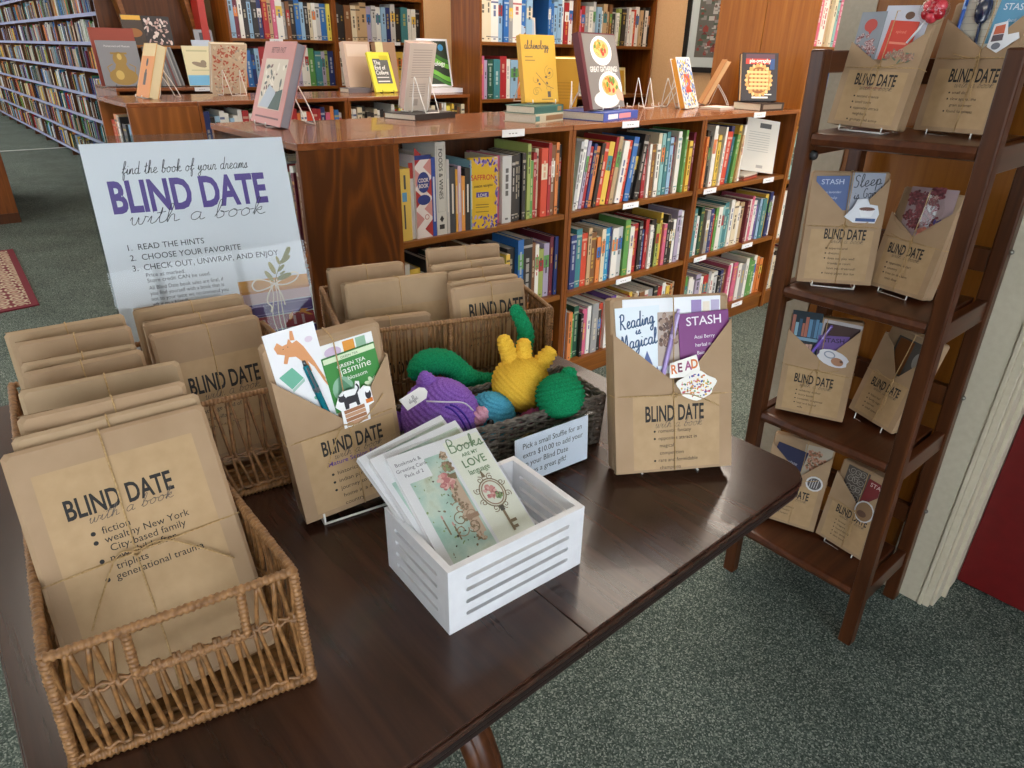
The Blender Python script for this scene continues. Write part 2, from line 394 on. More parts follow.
# ------------------------------------------------------------------ bookcases
def bookcase(name, label, W, D, Hh, shelves, mw, double=False, tags=(), panel='case', top_over=True, crown=.02, plinth=.075, group=None):
    """front at local y=0 facing -y, origin bottom-left-front"""
    t = thing(name, label, 'bookcase', mw, group); s = .018
    for x in (0, W - s):
        b = MB(); b.box(x, x + s, 0, D, 0, Hh - crown); b.build('side_panel', M[panel], t, bevel=.0015)
    b = MB(); b.box(0, W, -.002, D, Hh - crown, Hh); boards = {round(Hh, 2): b.build('top', M['case_top'], t, bevel=.002)}
    b = MB(); b.box(s, W - s, .012, .03, 0, plinth); b.build('plinth', M['case_h'], t)
    b = MB(); y = D / 2 if double else D - .012; b.box(s, W - s, y, y + .01, plinth, Hh - crown); b.build('back_panel', M['case_dark'], t)
    for z in shelves:
        b = MB(); b.box(s, W - s, .004, y, z - .021, z); boards[round(z, 2)] = b.build('shelf', M['case_h'], t, bevel=.0015)
    for x, z in tags:
        b = MB(); b.box(x, x + .105, -.0035, -.002, z - .024, z + .001)
        for q in (.03, .045, .06): b.box(x + q, x + q + .009, -.0038, -.0035, z - .014, z - .011, 1)
        b.build('shelf_label', [M['white'], plain('8a8784', .7)], boards.get(round(z, 2)) or boards.get(round(z + .001, 2)) or t)
    return t
NZ = 1.105
rows = 'near low bookcase'
ROW1 = [('left', 1.16, .795), ('middle', 1.957, .862), ('right', 2.821, .844)]
SH1 = (.09, .43, .77)
for nm, x, W in ROW1:
    tg = {'left': [(.44, NZ - .001)], 'middle': [(.28, NZ - .001), (.33, .77), (.33, .43)], 'right': [(.4, NZ - .001), (.06, .77), (.6, .77), (.06, .43), (.5, .43), (.5, .09)]}[nm]
    bookcase('low_bookcase', {'left': 'low brown bookcase bay with the cookbooks, right of the figured wood end', 'middle': 'low brown bookcase bay in the middle of the near row',
        'right': 'low brown bookcase bay at the far right end of the near row'}[nm], W, .62, NZ, SH1, pose(x, 1.905, 0), True, tg)
bookcase('end_bookcase', 'low end bookcase with figured wood side facing the display table', .70, .315, NZ, (.09, .43, .77), pose(.845, 2.605, 0, -90), False, (), 'case_end')
ROW2 = [('left', 1.148, .807), ('right', 1.957, .862)]
for nm, x, W in ROW2:
    bookcase('low_bookcase', 'low brown bookcase bay of the second row behind the ' + ('pink book' if nm == 'left' else 'upright cream book'), W, .58, NZ, SH1, pose(x, 3.675, 0), True)
bookcase('end_bookcase', 'low end bookcase of the second row with light wood side panel', .58, .315, NZ, SH1, pose(.831, 4.256, 0, -90), False, (), 'case_end2')
SHT = (.09, .40, .735, 1.07, 1.405, 1.74)
bookcase('tall_bookcase', 'tall brown bookcase behind the yellow book, next to the wide brown panel', .86, .30, 2.3, SHT, pose(2.9, 3.675, 0), False)
bookcase('tall_bookcase', 'tall brown bookcase beside the peach wall and picture', .842, .30, 2.3, SHT, pose(3.762, 3.675, 0), False)
bookcase('tall_bookcase', 'tall brown bookcase far back behind the floral book', .86, .30, 2.3, SHT, pose(2.05, 5.57, 0), False, ((.3, 1.405),))
bookcase('tall_bookcase', 'tall brown bookcase far back behind the yellow college book', .86, .30, 2.3, SHT, pose(2.912, 5.57, 0), False, ((.5, 1.405),))
bookcase('tall_bookcase', 'tall bookcase with orange wood side panel beside the folding shelf', .86, .29, 2.3, SHT, pose(3.668, 1.905, 0), False, (), 'cherry')
bookcase('tall_bookcase', 'tall bookcase back to back behind the orange wood side panel', .86, .288, 2.3, SHT, pose(4.528, 2.486, 0, 180), False, (), 'cherry')
# ------------------------------------------------------------------ books on the shelves
PAL = dict(r='a3272b', R='c8452c', o='d67f42', y='dcb84c', Y='e3cf58', g='5c944c', L='9aa65a', G='22503c', t='3b7a80', T='86b5b3', b='2c68ad', B='25346a', l='8fb2cd', p='69458c',
           m='6a2034', k='c9607f', w='e2dfd6', c='d9ccae', a='bd9f78', n='7a5131', d='272423', s='959493', S='c0c0bd', v='a79cb4', q='1f8bb5')
CN = dict(r='red', R='orange red', o='orange', y='mustard yellow', Y='bright yellow', g='green', L='lime green', G='dark green', t='teal', T='pale teal', b='blue', B='navy', l='pale blue', p='purple',
          m='maroon', k='pink', w='white', c='cream', a='tan', n='brown', d='black', s='grey', S='pale grey', v='lilac', q='bright blue')
LIGHT = set('yYLwcSTlaov')
def nth(n): return '%d%s' % (n, 'th' if 10 <= n % 100 <= 20 else {1: 'st', 2: 'nd', 3: 'rd'}.get(n % 10, 'th'))
def book_mesh(t, h, d, code, rnd, hard=None):
    b = MB(); hard = rnd.random() < .55 if hard is None else hard; c = .0022 if hard else .0006
    b.box(0, c, 0, d, 0, h); b.box(t - c, t, 0, d, 0, h); b.box(c, t - c, 0, c, 0, h)
    q = .003 if hard else .0005
    b.box(c, t - c, c, d - q, q, h - q, 1)
    iw = t - .003
    if t > .008:
        st = rnd.random(); x0, x1 = t*.34, t*.66; y = -.0003
        z = h*.9; n = rnd.randint(2, 4)
        if st < .45: b.rect(.0008, t - .0008, h*.86, h*.9, y, 2); b.rect(.0008, t - .0008, h*.1, h*.12, y, 2)
        if st > .75: b.rect(.0008, t - .0008, h*.55, h*.78, y - .0001, 3)
        z = h*(.82 if rnd.random() < .6 else .7)
        while z > h*.3 and n:               # title strokes, unreadable at this size
            L = h*rnd.uniform(.05, .13); b.rect(x0, x1, z - L, z, y - .0003, 2); z -= L + h*.025; n -= 1
        b.rect(x0, x1, h*.05, h*.08, y - .0003, 2)
    ink = 'd' if code in LIGHT else rnd.choice('wcy')
    if code == 'w': ink = rnd.choice('dBrst')
    acc = rnd.choice('rtywobgc')
    mixc = lambda a, q, f: ''.join('%02x' % int(int(a[i:i+2], 16)*(1-f) + int(q[i:i+2], 16)*f) for i in (0, 2, 4))
    return b, [plain(PAL[code], .42), M['paper'], plain(mixc(PAL[ink], PAL[code], .35), .5), plain(PAL[acc], .45)]
NBOOK = [0]
STUFF = MB(); SMATS = []
def to_stuff(b, mats, mw):
    ix = []
    for m in mats:
        if m not in SMATS: SMATS.append(m)
        ix.append(SMATS.index(m))
    o = len(STUFF.v); STUFF.v += [tuple(mw @ Vector(p)) for p in b.v]; STUFF.f += [[q + o for q in f] for f in b.f]; STUFF.m += [ix[k] for k in b.m]; STUFF.sm += b.sm
def fill(mw, x0, x1, z, seq, where, group, rnd, hmax=.29, hmin=.19, depth=.2, lean=None, cat='book', recess=.02, stuff=None, jit=.02, size=None, words=None):
    """one book per letter of seq; upper-case W/w etc are colours, digits after a letter set the thickness"""
    items = []; i = 0
    while i < len(seq):
        c = seq[i]; i += 1; w = rnd.uniform(.016, .034)
        if i < len(seq) and seq[i].isdigit(): w = int(seq[i])*.0065; i += 1
        items.append((c, w))
    la = lean or (99, 99, 0)
    room = x1 - x0
    ext = math.sin(R(la[2]))*hmax*.78 if la[2] else 0
    tot = sum(w for _, w in items); k = (room - ext - .0012*len(items)) / tot
    x = x0
    for n, (c, w) in enumerate(items):
        w = w*k; h = rnd.uniform(hmin, hmax) if size is None else size; d = depth*rnd.uniform(.8, 1)
        if w > .03: h = max(h, (hmin + hmax)/2)
        ang = 0
        if la[0] <= n <= la[1]:
            ang = la[2] - (2.0 if n == la[0] else 0)
            h = min(h, hmax*.96)
        if la[2] and n == la[1] + 1: x += ext
        dy = recess + rnd.uniform(0, jit)
        b, mats = book_mesh(w / (math.cos(R(ang)) if ang else 1)*(.97 if ang else 1), h, d, c, rnd)
        mm = mw @ Matrix.Translation((x, dy, z + .0004 + w*math.sin(R(abs(ang))))) @ (Matrix.Rotation(R(ang), 4, 'Y') if ang else Matrix())
        if stuff or c == '.': 
            if stuff: to_stuff(b, mats, mm)
            x += w + .0012; continue
        o = b.build('book', mats); o.matrix_world = mm
        th = 'slim' if w < .017 else ('thick' if w > .032 else 'upright')
        tag(o, '%s %s book, %s from left%s %s' % (th, CN[c], nth(n + 1), '' if where[0] in 'ori' else ',', where), cat, group)
        NBOOK[0] += 1
        x += w + .0012
rnd = random.Random(7)
ML, MM, MR = pose(1.16, 1.905, 0), pose(1.957, 1.905, 0), pose(2.821, 1.905, 0)
w1 = 'on the %s shelf of the near %s bay'
# left bay, top shelf: the prominent ones are built below (cookery)
fill(ML, .42, .585, .77, 'c3k2S5d2d2d2d2', 'just right of the saffron book, near left bay', 'books in the near left bay', rnd, .25, .235)
fill(ML, .588, .772, .77, 'L2g2r2c2R4r2n3o2d2', 'beyond the dark spines, near left bay', 'books in the near left bay', rnd, .285, .215)
fill(ML, .022, .772, .43, 'wyw3dd5Gg3dn3a3S6t3y2d4b3d5n2w2L3v3m2B2', w1 % ('second', 'left'), 'books in the near left bay', rnd, .265, .2)
fill(ML, .69, .772, .09, 'nL3m3d3', w1 % ('bottom', 'left'), 'books in the near left bay', rnd, .24, .2)
fill(MM, .022, .838, .77, 'L3S2w3v2r2B2o3dR4y4r2a3w4R4b4ddr3w2n3w3c3T3t3l3m3w3w3g2o2y3m2', w1 % ('top', 'middle'), 'books in the near middle bay', rnd, .285, .225, lean=(1, 16, 9))
fill(MM, .022, .838, .43, 'w2n2B4tR4ano3c3q3B3wSg4wrd3Br3wdL3y2kddw3vw4', w1 % ('second', 'middle'), 'books in the near middle bay', rnd, .265, .19)
fill(MM, .022, .838, .09, 'lo3g3Gd2k4w3sdR3wpcaryawnw4sdrwyn3o2a2', w1 % ('bottom', 'middle'), 'books in the near middle bay', rnd, .25, .2)
fill(MR, .022, .42, .77, 'r3R2o2d3d2w3w2y3w2R5B3t2g3ya2w2', w1 % ('top', 'right'), 'books in the near right bay', rnd, .285, .215, lean=(8, 14, 4))
fill(MR, .022, .822, .43, 'yt3wGnsB3r3gwTtTw4cwam3w4kwpl3tyBw3', w1 % ('second', 'right'), 'books in the near right bay', rnd, .25, .19)
fill(MR, .022, .822, .09, 'cgw4wvw3rswSd3B3nk3wkwswg3gwo3o', w1 % ('bottom', 'right'), 'books in the near right bay', rnd, .235, .18)
# spines of the end unit that peep past the sign
E1 = pose(.845, 2.605, 0, -90)
fill(E1, .60, .678, .77, 'nc5', 'on the top shelf of the end bookcase', 'books in the near end bookcase', rnd, .27, .25)
fill(E1, .62, .678, .43, 'w5', 'on the second shelf of the end bookcase', 'books in the near end bookcase', rnd, .25, .22)
# second row, only the upper shelf shows
N2a, N2b = pose(1.148, 3.675, 0), pose(1.957, 3.675, 0)
fill(N2a, .022, .785, .77, 'Bdlwwlwwrwwgt3lwgYwrowRrrBko3bw', 'on the second row left bay', 'books in the second row', rnd, .29, .245, stuff=True)
fill(N2b, .022, .838, .77, 'wwcdddcwdndwrYrYwwSdwwcdnwwYydnc', 'on the second row right bay', 'books in the second row', rnd, .29, .245, stuff=True)
E2 = pose(.831, 4.256, 0, -90)
fill(E2, .03, .55, .77, 'R5o4a4w3d2k2dlB4B5', 'on the second row end bookcase', 'books in the second end bookcase', rnd, .26, .19)
T1, T2 = pose(2.9, 3.675, 0), pose(3.762, 3.675, 0)
fill(T1, .022, .46, 1.405, 'c4c3wl3b3sw6b3l4', 'on the upper shelf behind the yellow book', 'books in the tall bookcase behind the yellow book', rnd, .27, .23)
fill(T1, .61, .838, 1.405, 'b3b3l4lw3rw', 'right of the cowboy portrait book', 'books in the tall bookcase behind the yellow book', rnd, .27, .23)
fill(T1, .022, .838, 1.07, 'k3v2G3t4rwlo2w6w3Skwwlar3', 'on the lower shelf behind the yellow book', 'books in the tall bookcase behind the yellow book', rnd, .265, .2)
fill(T2, .022, .82, 1.405, 'k3k2r4swS3lw3aandw3LdswwR3wad3wd', 'on the upper shelf beside the peach wall', 'books in the tall bookcase by the peach wall', rnd, .27, .21)
fill(T2, .022, .44, 1.07, 'rwSdw3ysw3', 'on the lower shelf beside the peach wall', 'books in the tall bookcase by the peach wall', rnd, .25, .2)
T3, T4 = pose(2.05, 5.57, 0), pose(2.912, 5.57, 0)
fill(T3, .022, .838, 1.405, 'l4m3w3d4l3dBr4a3k3w5snd4b4ldc3w3Sb5Y3', 'on the upper shelf behind the floral book', 'books in the far tall left bookcase', rnd, .29, .23)
fill(T3, .022, .838, 1.07, 'o4o3bBlrvd5nyo3vv3w3w3gtv3LB', 'on the lower shelf behind the floral book', 'books in the far tall left bookcase', rnd, .29, .22)
fill(T4, .022, .838, 1.405, 'd3d3ncaav3Sw4l3BSdtw3wd', 'on the upper shelf behind the college book', 'books in the far tall right bookcase', rnd, .29, .23, stuff=True)
fill(T4, .022, .838, 1.07, 'w4s5gaddc3w3nnLycn4dd', 'on the lower shelf behind the college book', 'books in the far tall right bookcase', rnd, .29, .22, stuff=True)
TR = pose(3.668, 1.905, 0)
for z, sq, nm in ((1.405, 'w4kyw3wac4T3', 'upper'), (1.07, 'oan3B3w3rcs', 'second'), (.735, 'lTcwy3anw', 'third'), (.40, 'yw4dwrcB', 'lower')):
    fill(TR, .022, .26, z, sq, 'on the %s shelf right of the orange panel' % nm, 'books right of the orange panel', rnd, .27, .22, stuff=True)

# shelves the photo shows nothing of: plain spines, part of the one mass of small far spines
rnd = random.Random(77)
RW = lambda n: ''.join(rnd.choice('rowydBbtnGmsSwcakgl') + rnd.choice(['', '2', '3', '4']) for _ in range(n))
for m_, a_, b_, z_, n_ in ((ML, .022, .68, .09, 26), (E1, .022, .59, .77, 20), (E1, .022, .61, .43, 22), (E1, .022, .67, .09, 24), (E2, .03, .55, .43, 18), (E2, .03, .55, .09, 18), (N2a, .022, .785, .43, 28), (N2a, .022, .785, .09, 28), (N2b, .022, .838, .43, 30), (N2b, .022, .838, .09, 30),
                           (T1, .022, .838, .735, 30), (T1, .022, .838, 1.74, 30), (T2, .022, .82, .735, 30), (T2, .022, .82, 1.74, 28), (T3, .022, .838, .735, 30), (T3, .022, .838, 1.74, 30), (T4, .022, .838, .735, 30), (T4, .022, .838, 1.74, 30), (TR, .27, .838, 1.405, 20), (TR, .27, .838, 1.07, 20), (TR, .27, .838, .735, 20), (TR, .27, .838, .40, 20), (TR, .022, .838, .09, 28), (TR, .022, .838, 1.74, 28)):
    fill(m_, a_, b_, z_, RW(n_), '', '', rnd, .255, .2, stuff=True)
# ------------------------------------------------------------------ the display table
TZ = .77
def rounded(x0, x1, y0, y1, rr, n=6):
    """rr = radius per corner: (x1,y0) (x1,y1) (x0,y1) (x0,y0)"""
    out = []
    for (cx, cy, r, a) in ((x1, y0, rr[0], -90), (x1, y1, rr[1], 0), (x0, y1, rr[2], 90), (x0, y0, rr[3], 180)):
        if r == 0: out.append((cx, cy)); continue
        px, py = (cx - r if cx == x1 else cx + r), (cy + r if cy == y0 else cy - r)
        for i in range(n + 1):
            t = R(a + 90*i/n); out.append((px + r*math.cos(t), py + r*math.sin(t)))
    return out
def zprism(b, pts, z0, z1, mat=0):
    n = len(pts); v = [(p[0], p[1], z0) for p in pts] + [(p[0], p[1], z1) for p in pts]
    b.add(v, [tuple(range(n-1, -1, -1)), tuple(range(n, 2*n))] + [(i, (i+1) % n, n+(i+1) % n, n+i) for i in range(n)], mat)
tab = thing('display_table', 'dark brown polished table carrying the wrapped books, with reeded edge', 'table', pose(.43, .86, 0))
def leaf(x0, x1, rr, nm):
    b = MB(); b.T = Matrix.Translation((-.43, -.86, 0)); X0, X1 = (x0, x1)
    def lay(z0, z1, ins, m):
        i0 = ins if rr[3] else 0; i1 = ins if rr[0] else 0
        zprism(b, rounded(X0 + i0, X1 - i1, .347 + ins, 1.38 - ins, [max(r - ins, .0) if r else 0 for r in rr]), z0, z1, m)
    lay(TZ - .005, TZ, .0025, 0); lay(TZ - .012, TZ - .005, .0, 0); lay(TZ - .0145, TZ - .012, .005, 1)
    lay(TZ - .0215, TZ - .0145, .0015, 1); lay(TZ - .024, TZ - .0215, .006, 1); lay(TZ - .032, TZ - .024, .003, 1)
    o = b.build(nm, [M['table'], M['table_edge']], tab, bevel=.0012)
leaf(-.073, .4278, (0, 0, .05, .05), 'table_leaf'); leaf(.4287, .94, (.05, .05, 0, 0), 'table_leaf')
b = MB(); b.T = Matrix.Translation((-.43, -.86, 0))
b.box(.06, .80, .47, .49, TZ - .10, TZ - .032); b.box(.06, .80, 1.24, 1.26, TZ - .10, TZ - .032); b.box(.06, .08, .49, 1.24, TZ - .10, TZ - .032); b.box(.78, .80, .49, 1.24, TZ - .10, TZ - .032)
b.build('apron', M['rack'], tab, bevel=.002)
prof = [(.035, .28), (.06, .30), (.065, .34), (.045, .38), (.035, .45), (.05, .52), (.055, .58), (.035, .62), (.06, .66), (.12, .69), (.12, TZ - .032)]
b = MB(); n = 20
vs = [(r*math.cos(2*math.pi*k/n), r*math.sin(2*math.pi*k/n), z) for r, z in prof for k in range(n)]
b.add(vs, [(i*n+k, i*n+(k+1) % n, (i+1)*n+(k+1) % n, (i+1)*n+k) for i in range(len(prof)-1) for k in range(n)] + [tuple(range(n-1, -1, -1))], 0, True)
b.build('pedestal', M['rack'], tab)
for a in (-88, 2, 92, 182):
    b = MB(); c = smoothline([(.03, .40), (.10, .43), (.20, .415), (.29, .34), (.35, .2), (.40, .06), (.44, .025)], 5)
    for (o, hh) in ((-.014, .02), (0, .026), (.014, .02)):
        b.T = Matrix.Rotation(R(a), 4, 'Z'); b.tube([(p[0], o, p[1]) for p in c], .015, 8, radii=[hh*(1 - .3*i/len(c)) for i in range(len(c))])
    b.build('leg', M['rack'], tab)
# ------------------------------------------------------------------ woven baskets
def lerp(a, b, t): return tuple(a[i] + (b[i] - a[i])*t for i in range(3))
def wrapped(b, pts, r=.0040, step=.0012, mat=0, n=7):
    L = [pts[0]]
    for i in range(len(pts) - 1):
        d = math.dist(pts[i], pts[i+1]); k = max(1, int(d/step))
        for j in range(1, k + 1): L.append(lerp(pts[i], pts[i+1], j/k))
    rd = [r*(1 + .15*math.sin(i*1.45) + .05*math.sin(i*.37)) for i in range(len(L))]
    b.tube(L, r, n, mat, radii=rd)
def basket(label, base, rim, hole=None, gap=.02, mid=.5, dense=False, posts=(), seed=1):
    rn = random.Random(seed); cx = sum(p[0] for p in base)/4; cy = sum(p[1] for p in base)/4
    z0, z1 = base[0][2], rim[0][2]
    t = thing('wicker_basket', label, 'basket', pose(cx, cy, z0)); T = Matrix.Translation((-cx, -cy, -z0))
    b = MB(); b.T = T; ins = .004
    b.hexa([(p[0], p[1], z0 + .001) for p in base], [(p[0], p[1], z0 + .006) for p in base])
    for i in range(14):
        q = (i + .5)/14; b.tube([lerp(base[0], base[3], q)[:2] + (z0 + .007,), lerp(base[1], base[2], q)[:2] + (z0 + .007,)], .003, 5)
    wrapped(b, [tuple(p[:2]) + (z0 + .006,) for p in base] + [tuple(base[0][:2]) + (z0 + .006,)], .0055)
    b.build('base', M['wicker'], t)
    b = MB(); b.T = T
    rp = [tuple(p) for p in rim]; wrapped(b, rp + [rp[0]], .0044)
    b.build('rim', M['wicker_wrap'], t)
    for i in range(4):
        b = MB(); b.T = T; wrapped(b, [tuple(base[i][:2]) + (z0 + .004,), rim[i]], .0046); b.build('corner_post', M['wicker_wrap'], t)
    for s in range(4):
        A, B, A2, B2 = base[s], base[(s+1) % 4], rim[s], rim[(s+1) % 4]
        P = lambda u, v: lerp(lerp(A, B, u), lerp(A2, B2, u), v)
        L = math.dist(A, B); b = MB(); b.T = T
        out = Vector((B[1] - A[1], -(B[0] - A[0]), 0)).normalized()
        def stake(p, q, r=.0023):
            bow = rn.uniform(-.001, .003); pts = []
            for i in range(6):
                f = i/5; w = math.sin(f*math.pi)*bow; x = lerp(p, q, f); pts.append((x[0] + out.x*w, x[1] + out.y*w, x[2]))
            b.tube(pts, r*rn.uniform(.85, 1.15), 5)
        h = hole if (hole and s == hole[0]) else None
        mv = h[3] if h else mid
        n = max(4, int(L/gap)); inh = lambda u: h and h[1] - .01 < u < h[2] + .01
        for k in range(n):
            u = (k + .5)/n; du = .42/n
            for sg in (-1, 1):
                if not dense:
                    # upper tier gathers to the middle rail, lower tier spreads back to the base
                    uu = u + sg*du*rn.uniform(.8, 1.15)
                    if not inh(uu) and not inh(u): stake(P(u + sg*.08/n, mv), P(min(max(uu, .01), .99), .985))
                    stake(P(u + sg*.10/n, mv + .06), P(min(max(u + .5/n + sg*du*.85, .01), .99), .03))
                else:
                    uu = u + sg*.22/n; stake(P(uu + rn.uniform(-.15, .15)/n, .36), P(uu + rn.uniform(-.2, .2)/n, .985), .0019)
                    stake(P(u + sg*.1/n, .38), P(min(max(u + sg*du, .01), .99), .03), .0021)
        mm = .37 if dense else mv
        for dz in (-.018, .018):
            b.tube([tuple(Vector(P(i/30, mm + dz)) + out*(.0022*(1 if (i + (dz > 0)) % 2 else -1))) for i in range(31)], .0021, 5)
        for dz in (.05, .09):
            b.tube([tuple(Vector(P(i/30, dz)) + out*(.002*(1 if (i + (dz > .06)) % 2 else -1))) for i in range(31)], .0023, 5)
        b.build('woven_side', M['wicker'], t)
        if h:
            hb = MB(); hb.T = T
            wrapped(hb, [P(h[1], .99), P(h[1] + .005, mv)], .0042); wrapped(hb, [P(h[2], .99), P(h[2] - .005, mv)], .0042)
            wrapped(hb, [P(h[1], mv), P(h[2], mv)], .0042); hb.build('handle', M['wicker_wrap'], t)
        if s in (0,) and posts:
            pb = MB(); pb.T = T
            for u in posts: wrapped(pb, [P(u, .02), P(u, .98)], .0042)
            pb.build('middle_post', M['wicker_wrap'], t)
    return t
basket('open wicker basket at the table front, its handle hole facing the viewer', [(-.036, .537, TZ), (.166, .489, TZ), (.166, 1.03, TZ), (.022, 1.07, TZ)],
       [(-.029, .529, .908), (.166, .495, .911), (.169, 1.04, .918), (.022, 1.09, .918)], (0, .29, .76, .62), .0168, .55, seed=3)
basket('wicker basket holding three parcels, left of the cat parcel', [(.176, .853, TZ), (.372, .822, TZ), (.39, 1.09, TZ), (.182, 1.12, TZ)],
       [(.176, .872, .918), (.372, .842, .918), (.39, 1.11, .918), (.182, 1.14, .918)], None, .021, .42, seed=5)
basket('deep wide wicker basket at the back of the table behind the crocheted toys', [(.46, .95, TZ), (.814, .828, TZ), (.896, 1.062, TZ), (.542, 1.184, TZ)],
       [(.458, .946, .93), (.816, .824, .93), (.900, 1.062, .93), (.541, 1.186, .93)], None, .0135, .4, True, (.49, .985, .015), seed=9)
# grey tray basket
def grey_basket():
    rim = [(.404, .682, .858), (.744, .620, .858), (.764, .742, .858), (.424, .800, .858)]
    base = [(p[0]*.985 + .584*.015, p[1]*.95 + .711*.05, TZ) for p in rim]
    t = thing('gray_basket', 'low dark grey woven tray basket holding crocheted toys', 'basket', pose(.584, .711, TZ)); T = Matrix.Translation((-.584, -.711, -TZ))
    b = MB(); b.T = T; b.hexa([(p[0], p[1], TZ + .001) for p in base], [(p[0], p[1], TZ + .007) for p in base])
    for i in range(26): b.tube([lerp(base[0], base[1], (i + .5)/26)[:2] + (TZ + .008,), lerp(base[3], base[2], (i + .5)/26)[:2] + (TZ + .008,)], .003, 5)
    b.build('base', M['wicker_gray'], t)
    for s in range(4):
        A, B, A2, B2 = base[s], base[(s+1) % 4], rim[s], rim[(s+1) % 4]; b = MB(); b.T = T
        out = Vector((B[1] - A[1], -(B[0] - A[0]), 0)).normalized(); L = math.dist(A, B); n = int(L/.016)
        for j in range(15):
            v = (j + .6)/15.4
            b.tube([tuple(Vector(lerp(lerp(A, B, i/(2*n)), lerp(A2, B2, i/(2*n)), v + .01*math.sin(i*1.7 + j))) + out*(.0024*math.sin(math.pi*(i/2 + j)))) for i in range(2*n + 1)], .0027, 6)
        for i in range(n + 1):
            b.tube([lerp(A, B, i/n), lerp(A2, B2, i/n)], .0026, 5)
        b.build('woven_side', M['wicker_gray'], t)
    b = MB(); b.T = T
    P = rim + [rim[0]]
    for ph in (0, 1):
        pts = []
        for i in range(4):
            n = max(6, int(math.dist(P[i], P[i+1])/.0045))
            for k in range(n):
                q = lerp(P[i], P[i+1], k/n); a = k*.9 + ph*math.pi; pts.append((q[0] + .002*math.cos(a), q[1] + .002*math.cos(a), q[2] + .0024*math.sin(a)))
        b.tube(pts, .0026, 6, closed=True)
    b.build('rim', M['wicker_gray'], t)
grey_basket()
# ------------------------------------------------------------------ wrapped books
def twine_line(b, pts, mat=0, r=.00085):
    b.tube(smoothline(pts, 3), r, 5, mat)
def round_box(b, w, h, t, y0, c=.004, mat=0):
    """soft-edged parcel: chamfered block w x h, from y0 back to y0+t"""
    o = [(-w/2 + c, 0), (w/2 - c, 0), (w/2, c), (w/2, h - c), (w/2 - c, h), (-w/2 + c, h), (-w/2, h - c), (-w/2, c)]
    i = [(-w/2 + 2*c, c), (w/2 - 2*c, c), (w/2 - c, 2*c), (w/2 - c, h - 2*c), (w/2 - 2*c, h - c), (-w/2 + 2*c, h - c), (-w/2 + c, h - 2*c), (-w/2 + c, 2*c)]
    q = min(c*.8, t*.3); n = 8
    v = [(x, y0, z) for x, z in i] + [(x, y0 + q, z) for x, z in o] + [(x, y0 + t - q, z) for x, z in o] + [(x, y0 + t, z) for x, z in i]
    f = [tuple(range(n))] + [tuple(range(4*n - 1, 3*n - 1, -1))]
    for k in range(3):
        for a in range(n): f.append((k*n + (a+1) % n, k*n + a, (k+1)*n + a, (k+1)*n + (a+1) % n))
    b.add(v, f, mat)
KM = lambda: [M['kraft'], M['klabel'], M['ink'], M['inkg'], M['purple_ink'], M['red_ink'], M['crease']]
def blind_date(b, xc, z, w, y, mat=2, wm=None, cap=None):
    """the printed heading, w wide, its cap line at z, plus the script line under it"""
    vs, fs, tw = text_mesh('BLIND DATE', .022, 0); cap = cap or w*.262
    size = cap/.72; b.text('BLIND DATE', xc, z - cap, size, y, mat, 'CENTER', w/(tw*size), .022)
    b.script('with a book', xc + w*.06, z - cap*1.42, cap*.60, y - .0001, .0006, 3 if wm is None else wm, 'CENTER', .35, fit=w*.80)
def bullets(b, x, z, size, lines, y, lead=1.45, mat=2):
    for ln in lines:
        ind = 0
        if ln.startswith('*'): b.ell(x - size*.75, z + size*.28, size*.22, size*.22, y, mat, 10); ln = ln[1:]
        else: ind = size*.25
        b.text(ln, x + ind, z, size, y, mat); z -= size*lead
    return z
BOOKT = {}
